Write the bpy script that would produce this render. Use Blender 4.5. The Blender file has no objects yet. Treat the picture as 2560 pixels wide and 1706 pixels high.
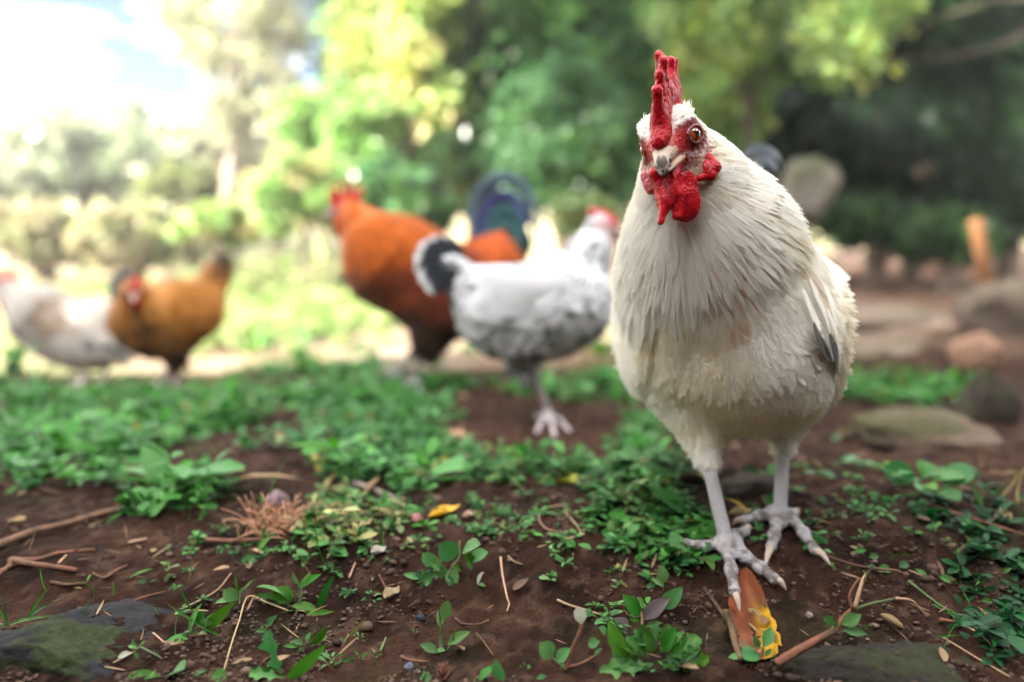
import bpy, math, random
import numpy as np
import openvdb
from math import radians, sin, cos, pi
from mathutils import Matrix, Vector

# ------------------------------------------------------------------ camera, sky, sun, exposure
S = bpy.context.scene
COL = S.collection
S.render.engine = 'CYCLES'
S.cycles.use_denoising = True
S.cycles.max_bounces = 6
S.cycles.diffuse_bounces = 4
S.cycles.glossy_bounces = 2
S.cycles.transmission_bounces = 4
S.cycles.transparent_max_bounces = 4
S.cycles.sample_clamp_indirect = 6.0
S.cycles.caustics_reflective = False
S.cycles.caustics_refractive = False

FPX, CX, CY = 1850.0, 1280.0, 853.0          # focal length and centre in photograph pixels
PITCH = math.atan(253 / FPX)
CAMZ = 0.31
cd = bpy.data.cameras.new('camera')
cam = bpy.data.objects.new('camera', cd)
COL.objects.link(cam)
cam.location = (0, 0, CAMZ)
cam.rotation_euler = (pi / 2 - PITCH, 0, 0)
cd.sensor_width = 36.0
cd.lens = 36.0 * FPX / 2560.0
cd.clip_start, cd.clip_end = 0.02, 500
cd.dof.use_dof = True
cd.dof.focus_distance = 0.590
cd.dof.aperture_fstop = 1.75
S.camera = cam

SUN_AZ, SUN_EL = radians(-112), radians(35)    # azimuth from +Y towards +X
sun_dir = Vector((sin(SUN_AZ) * cos(SUN_EL), cos(SUN_AZ) * cos(SUN_EL), sin(SUN_EL)))
W = bpy.data.worlds.new('World')
S.world = W
W.use_nodes = True
wn, wl = W.node_tree.nodes, W.node_tree.links
wn.clear()
w_out = wn.new('ShaderNodeOutputWorld')
w_bg = wn.new('ShaderNodeBackground')
w_bg.inputs['Strength'].default_value = 0.125
w_sky = wn.new('ShaderNodeTexSky')
w_sky.sky_type = 'NISHITA'
w_sky.sun_disc = False
w_sky.sun_elevation = SUN_EL
w_sky.sun_rotation = SUN_AZ
w_tc = wn.new('ShaderNodeTexCoord')
w_map = wn.new('ShaderNodeMapping')
w_map.inputs['Scale'].default_value = (1.6, 1.6, 4.0)
w_map.inputs['Location'].default_value = (0.9, 4.2, 1.1)
w_no = wn.new('ShaderNodeTexNoise')
w_no.inputs['Scale'].default_value = 1.6
w_no.inputs['Detail'].default_value = 6
w_rmp = wn.new('ShaderNodeValToRGB')
w_rmp.color_ramp.elements[0].position = 0.45
w_rmp.color_ramp.elements[1].position = 0.68
w_mix = wn.new('ShaderNodeMixRGB')
w_mix.inputs['Color2'].default_value = (7.8, 7.7, 7.6, 1)
wl.new(w_tc.outputs['Generated'], w_map.inputs['Vector'])
wl.new(w_map.outputs['Vector'], w_no.inputs['Vector'])
wl.new(w_no.outputs['Fac'], w_rmp.inputs['Fac'])
wl.new(w_rmp.outputs['Color'], w_mix.inputs['Fac'])
w_hs = wn.new('ShaderNodeHueSaturation')
w_hs.inputs['Saturation'].default_value = 1.15
w_hs.inputs['Value'].default_value = 0.085
wl.new(w_sky.outputs['Color'], w_hs.inputs['Color'])
wl.new(w_hs.outputs['Color'], w_mix.inputs['Color1'])
wl.new(w_mix.outputs['Color'], w_bg.inputs['Color'])
wl.new(w_bg.outputs['Background'], w_out.inputs['Surface'])

sd = bpy.data.lights.new('sun', 'SUN')
sd.energy = 2.2
sd.angle = radians(0.5)
sd.color = (1.0, 0.95, 0.86)
sun = bpy.data.objects.new('sun', sd)
COL.objects.link(sun)
sun.rotation_euler = sun_dir.to_track_quat('Z', 'Y').to_euler()

VS = S.view_settings
S.display_settings.display_device = 'sRGB'
VS.view_transform = 'Standard'
VS.look = 'None'
VS.exposure = 4.4
VS.gamma = 1.0
VS.use_curve_mapping = False

# ------------------------------------------------------------------ maths helpers
RNG = np.random.default_rng(7)


def nrm(v):
    v = np.asarray(v, float)
    return v / np.maximum(np.linalg.norm(v, axis=-1, keepdims=True), 1e-9)


_f = np.array([0, cos(PITCH), -sin(PITCH)])
_u = np.array([0, sin(PITCH), cos(PITCH)])
_r = np.array([1.0, 0, 0])
CAMP = np.array([0, 0, CAMZ])


def P(px, py, d):
    """world point seen at photograph pixel (px, py) at depth d"""
    return CAMP + d * (_f + (px - CX) / FPX * _r - (py - CY) / FPX * _u)


def proj(p):
    q = np.asarray(p, float) - CAMP
    d = q @ _f
    return CX + FPX * (q @ _r) / d, CY - FPX * (q @ _u) / d, d


def _hash(ix, iy, iz, seed):
    with np.errstate(over='ignore'):
        n = (ix.astype(np.uint32) * np.uint32(374761393) + iy.astype(np.uint32) * np.uint32(668265263)
             + iz.astype(np.uint32) * np.uint32(1274126177) + np.uint32(seed) * np.uint32(2246822519))
        n = (n ^ (n >> np.uint32(13))) * np.uint32(1274126177)
        n = n ^ (n >> np.uint32(16))
    return n.astype(np.float64) / 4294967295.0


def vnoise(p, seed=0):
    """3-D value noise in 0..1"""
    p = np.asarray(p, float)
    i = np.floor(p).astype(np.int64)
    f = p - i
    f = f * f * (3 - 2 * f)
    out = 0
    for dx in (0, 1):
        for dy in (0, 1):
            for dz in (0, 1):
                w = ((f[..., 0] if dx else 1 - f[..., 0]) * (f[..., 1] if dy else 1 - f[..., 1])
                     * (f[..., 2] if dz else 1 - f[..., 2]))
                out = out + w * _hash(i[..., 0] + dx, i[..., 1] + dy, i[..., 2] + dz, seed)
    return out


def fbm(p, octv=4, seed=0):
    p = np.asarray(p, float)
    s, a, t = 0, 0.5, 0
    for k in range(octv):
        s = s + a * vnoise(p * 2 ** k, seed + k)
        t += a
        a *= 0.5
    return s / t


def sstep(a, b, x):
    t = np.clip((np.asarray(x, float) - a) / (b - a), 0, 1)
    return t * t * (3 - 2 * t)


# ------------------------------------------------------------------ object helpers
def tag(o, label=None, cat=None, group=None, kind=None):
    if label: o['label'] = label
    if cat: o['category'] = cat
    if group: o['group'] = group
    if kind: o['kind'] = kind
    return o


def empty(name, loc, label, cat, group=None):
    o = bpy.data.objects.new(name, None)
    o.empty_display_size = 0.02
    COL.objects.link(o)
    o.location = tuple(map(float, loc))
    return tag(o, label, cat, group)


def make_mesh(name, verts, faces, mat=None, cols=None, smooth=True):
    verts = np.ascontiguousarray(verts, np.float32)
    me = bpy.data.meshes.new(name)
    if not isinstance(faces, (list, tuple)):
        faces = [faces]
    faces = [np.asarray(f, np.int32) for f in faces if len(f)]
    me.vertices.add(len(verts))
    me.vertices.foreach_set('co', verts.ravel())
    nl = sum(f.size for f in faces)
    npoly = sum(len(f) for f in faces)
    me.loops.add(nl)
    me.loops.foreach_set('vertex_index', np.concatenate([f.ravel() for f in faces]))
    me.polygons.add(npoly)
    starts, s = [], 0
    for f in faces:
        starts.append(s + np.arange(len(f)) * f.shape[1])
        s += f.size
    me.polygons.foreach_set('loop_start', np.concatenate(starts).astype(np.int32))
    me.update(calc_edges=True)
    me.polygons.foreach_set('use_smooth', np.full(npoly, bool(smooth)))
    if cols is not None:
        c = np.ones((len(verts), 4), np.float32)
        c[:, :3] = np.clip(cols, 0, 1)
        at = me.color_attributes.new('Col', 'FLOAT_COLOR', 'POINT')
        at.data.foreach_set('color', c.ravel())
    if mat: me.materials.append(mat)
    return me


def obj(name, verts, faces, mat, parent=None, origin=None, cols=None, smooth=True):
    """world-space vertices -> object at origin (or child in its parent's space)"""
    if parent is not None:
        off = np.array(parent_loc(parent))
    else:
        off = np.array(origin if origin is not None else (0, 0, 0), float)
    me = make_mesh(name, np.asarray(verts) - off, faces, mat, cols, smooth)
    o = bpy.data.objects.new(name, me)
    COL.objects.link(o)
    if parent is not None:
        o.parent = parent
    else:
        o.location = tuple(off)
    return o


def parent_loc(o):
    v = Vector((0, 0, 0))
    while o is not None:
        v += o.location
        o = o.parent
    return v


class MB:
    """collects pieces into one mesh"""
    def __init__(s): s.v, s.f, s.c, s.n = [], [], [], 0

    def add(s, v, f, c=None):
        v = np.asarray(v, float)
        for ff in (f if isinstance(f, (list, tuple)) else [f]):
            if len(ff): s.f.append(np.asarray(ff) + s.n)
        s.v.append(v)
        s.c.append(np.broadcast_to(np.asarray(c if c is not None else (1, 1, 1), float), (len(v), 3)))
        s.n += len(v)

    def build(s, name, mat, parent=None, origin=None, smooth=True):
        return obj(name, np.concatenate(s.v), s.f, mat, parent, origin, np.concatenate(s.c), smooth)


def resample(path, n):
    path = np.asarray(path, float)
    k = len(path)
    # Catmull-Rom through the points
    ext = np.vstack([2 * path[0] - path[1], path, 2 * path[-1] - path[-2]])
    t = np.linspace(0, k - 1, n)
    i = np.minimum(t.astype(int), k - 2)
    f = (t - i)[:, None]
    p0, p1, p2, p3 = ext[i], ext[i + 1], ext[i + 2], ext[i + 3]
    return 0.5 * (2 * p1 + (p2 - p0) * f + (2 * p0 - 5 * p1 + 4 * p2 - p3) * f ** 2 + (3 * p1 - p0 - 3 * p2 + p3) * f ** 3)


def tube(path, radii, seg=8, n=None, jitter=0.0, rng=RNG):
    path = np.asarray(path, float)
    radii = np.broadcast_to(np.asarray(radii, float), (len(path),))
    if n:
        t0 = np.linspace(0, 1, len(path))
        path2 = resample(path, n)
        radii = np.interp(np.linspace(0, 1, n), t0, radii)
        path = path2
    n = len(path)
    tan = nrm(np.gradient(path, axis=0))
    a = np.array([0, 0, 1.0]) if abs(tan[0][2]) < 0.9 else np.array([1.0, 0, 0])
    b = nrm(np.cross(tan[0], a))
    ang = np.arange(seg) * 2 * pi / seg
    V = []
    for i in range(n):
        b = nrm(b - tan[i] * (b @ tan[i]))
        c = np.cross(tan[i], b)
        r = radii[i] * (1 + jitter * rng.normal(size=seg))
        V.append(path[i] + r[:, None] * (np.cos(ang)[:, None] * b + np.sin(ang)[:, None] * c))
    V = np.concatenate(V + [path[:1], path[-1:]])
    F = []
    for i in range(n - 1):
        for j in range(seg):
            k = (j + 1) % seg
            F.append((i * seg + j, i * seg + k, (i + 1) * seg + k, (i + 1) * seg + j))
    T = [(n * seg, (j + 1) % seg, j) for j in range(seg)] + \
        [(n * seg + 1, (n - 1) * seg + j, (n - 1) * seg + (j + 1) % seg) for j in range(seg)]
    return V, [np.array(F), np.array(T)]


# ------------------------------------------------------------------ distance-field bodies
def cap(a, b, ra, rb, k=0.01, col=(1, 1, 1)):
    return dict(t='c', a=np.array(a), b=np.array(b), ra=ra, rb=rb, k=k, col=np.array(col))


def ell(c, r, R=None, k=0.01, col=(1, 1, 1)):
    return dict(t='e', c=np.array(c), r=np.array(r, float), R=np.eye(3) if R is None else np.array(R), k=k, col=np.array(col))


def prim_d(p, q):
    if p['t'] == 'c':
        ba = p['b'] - p['a']
        t = np.clip(((q - p['a']) @ ba) / max(ba @ ba, 1e-12), 0, 1)
        return np.linalg.norm(q - p['a'] - t[..., None] * ba, axis=-1) - (p['ra'] + t * (p['rb'] - p['ra']))
    l = (q - p['c']) @ p['R'].T          # rows of R are the ellipsoid's axes
    k0 = np.linalg.norm(l / p['r'], axis=-1)
    k1 = np.linalg.norm(l / p['r'] ** 2, axis=-1)
    return k0 * (k0 - 1) / np.maximum(k1, 1e-6)


def sdf_mesh(prims, vox, noise=None):
    lo = np.full(3, 1e9)
    hi = -lo
    boxes = []
    for p in prims:
        if p['t'] == 'c':
            r = max(p['ra'], p['rb'])
            a, b = np.minimum(p['a'], p['b']) - r, np.maximum(p['a'], p['b']) + r
        else:
            ex = np.sqrt(((p['R'] * p['r'][:, None]) ** 2).sum(0))
            a, b = p['c'] - ex, p['c'] + ex
        boxes.append((a, b))
        lo, hi = np.minimum(lo, a), np.maximum(hi, b)
    m = max(p['k'] for p in prims) + 4 * vox
    lo, hi = lo - m, hi + m
    n = np.ceil((hi - lo) / vox).astype(int) + 1
    D = np.full(n, 0.1, np.float32)
    for p, (a, b) in zip(prims, boxes):
        mm = p['k'] + 3 * vox
        i0 = np.maximum(np.floor((a - mm - lo) / vox).astype(int), 0)
        i1 = np.minimum(np.ceil((b + mm - lo) / vox).astype(int) + 1, n)
        g = np.stack(np.meshgrid(*[lo[j] + vox * np.arange(i0[j], i1[j]) for j in range(3)], indexing='ij'), -1)
        d = prim_d(p, g)
        sl = tuple(slice(i0[j], i1[j]) for j in range(3))
        o = D[sl]
        h = np.maximum(p['k'] - np.abs(o - d), 0) / p['k']
        D[sl] = np.minimum(o, d) - h * h * p['k'] * 0.25
    if noise:
        idx = np.argwhere(np.abs(D) < 4 * vox)
        pts = lo + idx * vox
        D[tuple(idx.T)] += noise(pts).astype(np.float32)
    g = openvdb.FloatGrid(0.1)
    g.copyFromArray(D)
    v, q = g.convertToQuads(isovalue=0.0)
    v = np.asarray(v, float) * vox + lo
    return v, np.asarray(q, np.int64)


def prim_cols(prims, v, sharp=0.006):
    w = np.stack([np.exp(-np.clip(prim_d(p, v), -0.02, 0.2) / sharp) for p in prims], -1)
    w /= w.sum(-1, keepdims=True)
    return w @ np.stack([p['col'] for p in prims])


def mesh_samples(v, q, n, rng, weight=None):
    """random points and normals on a quad mesh"""
    a, b, c, d = (v[q[:, i]] for i in range(4))
    nn = np.cross(c - a, d - b)
    ar = np.linalg.norm(nn, axis=1)
    w = ar if weight is None else ar * weight((a + b + c + d) / 4)
    i = rng.choice(len(q), n, p=w / w.sum())
    s, t = rng.random((2, n, 1))
    # smooth normals
    vn = np.zeros_like(v)
    for k in range(4): np.add.at(vn, q[:, k], nn)
    vn = nrm(vn)
    bl = lambda x: (1 - s) * (1 - t) * x[q[i, 0]] + s * (1 - t) * x[q[i, 1]] + s * t * x[q[i, 2]] + (1 - s) * t * x[q[i, 3]]
    return bl(v), nrm(bl(vn))


PROF = {
    'round': np.interp(np.linspace(0, 1, 6), [0, .15, .5, .8, .95, 1], [.3, .6, .95, 1, .7, .25]),
    'lance': np.interp(np.linspace(0, 1, 6), [0, .15, .4, .7, 1], [.5, .85, 1, .75, .05]),
    'strand': np.array([1, .9, .8, .6, .4, .1]),
}


def feathers(pos, t, n, L, Wd, lift, curl, cols, prof='round', camber=0.15, tipcol=None, rows=6):
    N = len(pos)
    u = np.linspace(0, 1, rows)
    w = np.interp(u, np.linspace(0, 1, 6), PROF[prof])
    t = nrm(t - n * (t * n).sum(1, keepdims=True))
    b = np.cross(n, t)
    L = np.broadcast_to(np.asarray(L, float), (N,))
    Wd = np.broadcast_to(np.asarray(Wd, float), (N,))
    lift = np.broadcast_to(np.asarray(lift, float), (N,))
    curl = np.broadcast_to(np.asarray(curl, float), (N,))
    V = np.zeros((N, rows, 3, 3))
    C = np.zeros((N, rows, 3, 3))
    for i in range(rows):
        for j, c in enumerate((-1, 0, 1)):
            V[:, i, j] = (pos + t * (L * u[i])[:, None] + b * (Wd * 0.5 * w[i] * c)[:, None]
                          + n * (L * (lift * u[i] - curl * u[i] ** 2) - camber * Wd * w[i] * c * c)[:, None])
            C[:, i, j] = cols if tipcol is None else cols + (tipcol - cols) * sstep(.5, .95, u[i])
    base = np.arange(N)[:, None] * rows * 3
    q = []
    for i in range(rows - 1):
        for j in range(2):
            q.append([i * 3 + j, (i + 1) * 3 + j, (i + 1) * 3 + j + 1, i * 3 + j + 1])
    q = np.array(q)
    F = (base[:, :, None] + q[None]).reshape(-1, 4)
    global LAST_N
    LAST_N = np.repeat(nrm(n + t * .10 + b * RNG.normal(size=(N, 1)) * .10), rows * 3, 0)
    return V.reshape(-1, 3), F, C.reshape(-1, 3)


def soften(o, normals):
    """shade a coat of feathers with the direction of the skin below it, as overlapping vanes do"""
    o.data.normals_split_custom_set_from_vertices(np.ascontiguousarray(normals, np.float32))
    return o


def ribbon(path, width, normal, n=14, fold=0.12, prof=None):
    """one long curved feather or blade along a path"""
    p = resample(path, n)
    t = nrm(np.gradient(p, axis=0))
    nn = nrm(np.asarray(normal, float) - t * (t @ np.asarray(normal, float))[:, None])
    b = np.cross(nn, t)
    u = np.linspace(0, 1, n)
    w = (np.interp(u, [0, .12, .5, .85, 1], [.35, .7, 1, .75, .08]) if prof is None else np.interp(u, *prof)) * width * 0.5
    V = np.stack([p - b * w[:, None] - nn * (fold * w)[:, None], p, p + b * w[:, None] - nn * (fold * w)[:, None]], 1)
    q = []
    for i in range(n - 1):
        for j in range(2):
            q.append([i * 3 + j, i * 3 + j + 1, (i + 1) * 3 + j + 1, (i + 1) * 3 + j])
    return V.reshape(-1, 3), np.array(q)


# ------------------------------------------------------------------ materials
def material(name, base=(.5, .5, .5), rough=.6, attr=False, noise=None, bump=None, trans=0.0, spec=.5, coat=0.0,
             rand=0.0, sss=0.0, sheen=0.0):
    """noise=(scale, colour2, lo, hi, detail)  bump=(scale, strength, distance, kind)"""
    m = bpy.data.materials.new(name)
    m.use_nodes = True
    N, Lk = m.node_tree.nodes, m.node_tree.links
    b = N['Principled BSDF']
    out = N['Material Output']
    b.inputs['Roughness'].default_value = rough
    b.inputs['Specular IOR Level'].default_value = spec
    b.inputs['Coat Weight'].default_value = coat
    b.inputs['Coat Roughness'].default_value = .15
    if sss:
        b.inputs['Subsurface Weight'].default_value = sss
        b.inputs['Subsurface Radius'].default_value = (.008, .003, .002)
        b.inputs['Subsurface Scale'].default_value = 1.0
    if sheen:
        b.inputs['Sheen Weight'].default_value = sheen
        b.inputs['Sheen Roughness'].default_value = .5
    tc = N.new('ShaderNodeTexCoord')
    if attr:
        a = N.new('ShaderNodeAttribute')
        a.attribute_name = 'Col'
        col = a.outputs['Color']
    else:
        r = N.new('ShaderNodeRGB')
        r.outputs[0].default_value = (*base, 1)
        col = r.outputs[0]
    if noise:
        sc, c2, lo, hi, det = noise
        nt = N.new('ShaderNodeTexNoise')
        nt.inputs['Scale'].default_value = sc
        nt.inputs['Detail'].default_value = det
        nt.inputs['Roughness'].default_value = .65
        Lk.new(tc.outputs['Object'], nt.inputs['Vector'])
        mr = N.new('ShaderNodeMapRange')
        mr.inputs['From Min'].default_value = lo
        mr.inputs['From Max'].default_value = hi
        Lk.new(nt.outputs['Fac'], mr.inputs['Value'])
        mx = N.new('ShaderNodeMixRGB')
        mx.inputs['Color2'].default_value = (*c2, 1)
        Lk.new(mr.outputs['Result'], mx.inputs['Fac'])
        Lk.new(col, mx.inputs['Color1'])
        col = mx.outputs['Color']
    if rand:
        oi = N.new('ShaderNodeObjectInfo')
        hs = N.new('ShaderNodeHueSaturation')
        m1 = N.new('ShaderNodeMapRange')
        m1.inputs['To Min'].default_value = 1 - rand
        m1.inputs['To Max'].default_value = 1 + rand
        m2 = N.new('ShaderNodeMapRange')
        m2.inputs['To Min'].default_value = .5 - rand * .09
        m2.inputs['To Max'].default_value = .5 + rand * .06
        ms = N.new('ShaderNodeMath')
        ms.operation = 'FRACT'
        mm = N.new('ShaderNodeMath')
        mm.operation = 'MULTIPLY'
        mm.inputs[1].default_value = 7.31
        Lk.new(oi.outputs['Random'], m1.inputs['Value'])
        Lk.new(oi.outputs['Random'], mm.inputs[0])
        Lk.new(mm.outputs[0], ms.inputs[0])
        Lk.new(ms.outputs[0], m2.inputs['Value'])
        Lk.new(m1.outputs['Result'], hs.inputs['Value'])
        Lk.new(m2.outputs['Result'], hs.inputs['Hue'])
        Lk.new(col, hs.inputs['Color'])
        col = hs.outputs['Color']
    Lk.new(col, b.inputs['Base Color'])
    if bump:
        sc, st, dist, kind = bump
        if kind == 'voronoi':
            bt = N.new('ShaderNodeTexVoronoi')
            bo = bt.outputs['Distance']
        else:
            bt = N.new('ShaderNodeTexNoise')
            bt.inputs['Detail'].default_value = 8
            bt.inputs['Roughness'].default_value = .7
            bo = bt.outputs['Fac']
        bt.inputs['Scale'].default_value = sc
        Lk.new(tc.outputs['Object'], bt.inputs['Vector'])
        bp = N.new('ShaderNodeBump')
        bp.inputs['Strength'].default_value = st
        bp.inputs['Distance'].default_value = dist
        Lk.new(bo, bp.inputs['Height'])
        Lk.new(bp.outputs['Normal'], b.inputs['Normal'])
    if trans:
        tr = N.new('ShaderNodeBsdfTranslucent')
        hs2 = N.new('ShaderNodeHueSaturation')
        hs2.inputs['Saturation'].default_value = 1.1
        hs2.inputs['Value'].default_value = 1.3
        Lk.new(col, hs2.inputs['Color'])
        Lk.new(hs2.outputs['Color'], tr.inputs['Color'])
        mx = N.new('ShaderNodeMixShader')
        mx.inputs['Fac'].default_value = trans
        Lk.new(b.outputs[0], mx.inputs[1])
        Lk.new(tr.outputs[0], mx.inputs[2])
        Lk.new(mx.outputs[0], out.inputs['Surface'])
    return m


M = {}
M['crown'] = material('crown_leaves', attr=True, rough=.26, trans=.27, spec=.20)
M['cover'] = material('cover_leaves', attr=True, rough=.45, trans=.25, spec=.12)
M['bark'] = material('bark', (.16, .12, .09), .85, spec=.12, noise=(6, (.06, .045, .035), .4, .65, 6), bump=(30, .6, .02, 'noise'))
M['pale_bark'] = material('pale_bark', (.26, .22, .18), .85, spec=.12, noise=(5, (.17, .14, .11), .4, .65, 6), bump=(30, .5, .02, 'noise'))
M['feather'] = material('feather', attr=True, rough=.8, trans=.36, spec=.08, sheen=.15)
M['gloss_feather'] = material('gloss_feather', attr=True, rough=.30, trans=.03, spec=.18)
M['skin'] = material('skin', attr=True, rough=.5, spec=.2, bump=(420, .45, .0018, 'voronoi'))
M['comb'] = material('comb', (.42, .004, .010), .34, noise=(120, (.25, .003, .007), .45, .7, 3), bump=(520, .5, .0010, 'voronoi'), sss=.12, spec=.25)
M['horn'] = material('horn', (.36, .27, .21), .45, noise=(60, (.28, .20, .16), .45, .7, 4))
M['dirt_horn'] = material('dirty_horn', attr=True, rough=.55, spec=.3)
M['eye'] = material('eye', attr=True, rough=.08, coat=1.0, spec=.6)
M['straw'] = material('straw', (.36, .25, .14), .7, spec=.12, rand=.35)
M['twig'] = material('twig', (.15, .085, .05), .8, spec=.12, noise=(40, (.05, .032, .022), .4, .65, 5), bump=(160, .5, .004, 'noise'), rand=.2)
M['redtwig'] = material('red_twig', (.19, .075, .045), .65, spec=.12, noise=(50, (.085, .05, .028), .4, .65, 5), bump=(160, .5, .004, 'noise'))
M['stem'] = material('stem', (.09, .13, .05), .6, spec=.12, rand=.3)
M['attr'] = material('painted', attr=True, rough=.8, spec=.1, bump=(120, .3, .004, 'noise'))
M['stone'] = material('stone', attr=True, rough=.8, noise=(22, (.10, .09, .085), .45, .72, 8), bump=(55, .8, .012, 'noise'))
# crowns of the shade tree, out of view and shaped to block the sun: (x, y, z, rx, ry, rz, clumps)
SHADE = [(-4.5, .7, 2.5, .7, 1.0, 1.0, 50), (-4.6, -.5, 3.1, .7, 1.0, 1.3, 60), (-4.8, -1.7, 3.4, .7, .9, 1.4, 50), (-4.2, .55, 3.5, .8, .7, .6, 40), (-5.3, .0, 4.5, .8, 1.5, .9, 50), (-6.0, -1.0, 5.2, .8, 1.5, .9, 40),
         (-3.4, 2.2, 3.9, .9, .9, .5, 34), (-2.4, 3.2, 4.2, .9, .9, .5, 34), (-2.2, 4.8, 4.2, .9, .9, .5, 30), (-.5, 5.7, 4.9, .9, .9, .5, 30), (.5, 4.8, 5.1, .9, .9, .5, 30)]
# unseen bushes added round the camera to block low light: (x, y, z, rx, ry, rz, clumps)
BACK_BLOCKERS = [(-.9, -2.0, 1.1, 1.2, .5, 1.35, 150), (.8, -1.8, 1.2, 1.2, .5, 1.45, 160), (2.2, -1.2, 1.2, 1.0, .8, 1.45, 150), (3.0, .4, 1.2, .7, 1.3, 1.5, 120), (-2.6, -1.5, .7, 1.0, .6, .8, 90), (-3.7, -.2, .9, .6, 1.0, 1.0, 90)]
OVERHANG = [(1.6, 3.0, 3.7), (1.9, 4.4, 3.9), (3.2, 3.4, 3.6), (2.8, 5.8, 4.3)]  # crowns of the dark tree above the view, added to shade the right
# ------------------------------------------------------------------ ground, hill
def g_base(x, y):
    x, y = np.asarray(x, float), np.asarray(y, float)
    near = np.interp(y, [-9, .3, .52, .585, .66, .74, .9, 1.1, 1.3, 1.9], [0, 0, 0, .005, .032, .036, .027, -.006, -.034, -.055])
    hump = np.exp(-((x - .22) / .45) ** 2)
    z = np.where(near > 0, near * (.35 + .65 * hump), near)
    left = 1 - sstep(.7, 1.7, x)
    z = z - left * (.05 * sstep(1.75, 2.3, y) + .11 * sstep(2.2, 3.2, y))
    z = z + .020 * np.exp(-((x - .04) / .2) ** 2 - ((y - 1.25) / .16) ** 2)
    z = z - .035 * sstep(.25, 1.4, -x) * sstep(1.3, 2.1, y)
    z = z + (1 - left) * .035 * sstep(1.2, 3.0, y)
    return z


def g(x, y):
    x, y = np.asarray(x, float), np.asarray(y, float)
    p = np.stack([x, y, np.zeros_like(x)], -1)
    z = g_base(x, y)
    near = 1 - sstep(1.2, 3.0, y)
    z = z + (fbm(p * 9, 3, 11) - .5) * (.022 + .02 * sstep(1, 3, y))
    z = z + (fbm(p * 46, 4, 23) - .5) * .015 * (.35 + .65 * near)
    z = z + (np.abs(fbm(p * 110, 3, 31) - .5)) * -.014 * near
    z = z + (fbm(p * .7, 3, 5) - .5) * .16 * sstep(3.0, 9, y)
    return z


def G(px, py, lift=0.0):
    """point of the ground seen at photograph pixel (px, py)"""
    d = np.geomspace(.3, 60, 1500)
    pts = CAMP + d[:, None] * (_f + (px - CX) / FPX * _r - (py - CY) / FPX * _u)
    h = pts[:, 2] - g(pts[:, 0], pts[:, 1]) - lift
    i = int(np.argmax(h < 0)) if (h < 0).any() else len(d) - 1
    if i == 0: i = 1
    t = h[i - 1] / max(h[i - 1] - h[i], 1e-9)
    return pts[i - 1] + (pts[i] - pts[i - 1]) * t


def on_ground(x, y, lift=0.0):
    return np.array([x, y, float(g(np.array([x]), np.array([y]))[0]) + lift])


def axis_pts(step, core, lim, pw):
    a = [0.0]
    while a[-1] < lim:
        a.append(a[-1] + step * (max(a[-1], core) / core) ** pw)
    return np.array(a)


ys = [.40]
while ys[-1] < 36: ys.append(ys[-1] + .0034 * (ys[-1] / .5) ** 1.6)
ys = np.concatenate([np.linspace(-8, .36, 26), ys])
ax = axis_pts(.0036, .36, 38, 1.5)
xs = np.concatenate([-ax[:0:-1], ax]) + .1
XX, YY = np.meshgrid(xs, ys, indexing='ij')
ZZ = g(XX, YY)
gv = np.stack([XX, YY, ZZ], -1).reshape(-1, 3)
ny_, nx_ = len(ys), len(xs)
ii = np.arange((nx_ - 1) * (ny_ - 1))
i0 = (ii // (ny_ - 1)) * ny_ + ii % (ny_ - 1)
gq = np.stack([i0, i0 + ny_, i0 + ny_ + 1, i0 + 1], -1)

# soil colours: dark moist earth near, dry dusty earth and thin grass lightened as sunlit farther out, small patches of moss
pn = gv * np.array([1, 1, 0])
dry = sstep(2.35, 3.1, gv[:, 1] + (fbm(pn * 3, 3, 3) - .5) * .9 + .25 * (gv[:, 0] > 1.0))  # pale soil starts past the shade edge: sunlight put into its colour
moist = np.array([.060, .028, .016]) + (fbm(pn * 14, 4, 41) - .5)[:, None] * np.array([.105, .056, .036])
warm = np.array([.115, .060, .038])
bare = np.exp(-((gv[:, 0] - .03) / .17) ** 2 - ((gv[:, 1] - 1.22) / .17) ** 2)
moist = moist + (warm - moist) * np.maximum(sstep(.52, .72, fbm(pn * 6, 3, 47)) * .75, bare * 1.1)[:, None]
moss = np.array([.035, .060, .016])
mk = sstep(.60, .74, fbm(pn * 11, 4, 53)) * .55
moist = moist + (moss - moist) * mk[:, None] * .6
sunlit_dust = np.array([.23, .165, .115]) + (fbm(pn * 2.2, 4, 61) - .5)[:, None] * .16
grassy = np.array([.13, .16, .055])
sunlit_dust = sunlit_dust + (grassy - sunlit_dust) * (sstep(.42, .62, fbm(pn * 1.1, 4, 71)) * .8)[:, None]
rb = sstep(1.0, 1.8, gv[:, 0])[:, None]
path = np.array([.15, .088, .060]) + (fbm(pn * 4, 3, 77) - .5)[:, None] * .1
sunlit_dust = sunlit_dust + (path - sunlit_dust) * rb
specks = sstep(.62, .74, fbm(pn * 75, 2, 97))[:, None] * (1 - dry[:, None])
moist = moist * (1 - .5 * sstep(.5, .66, fbm(pn * 38, 3, 93))[:, None]) + specks * np.array([.075, .05, .036])
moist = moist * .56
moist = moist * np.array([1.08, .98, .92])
gc = moist + (sunlit_dust - moist) * dry[:, None]
M['soil'] = material('soil', attr=True, rough=.85, spec=.08, noise=(300, (.022, .014, .011), .50, .68, 6), bump=(380, 1.0, .006, 'noise'))
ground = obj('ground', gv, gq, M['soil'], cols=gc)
tag(ground, kind='structure')

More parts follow.
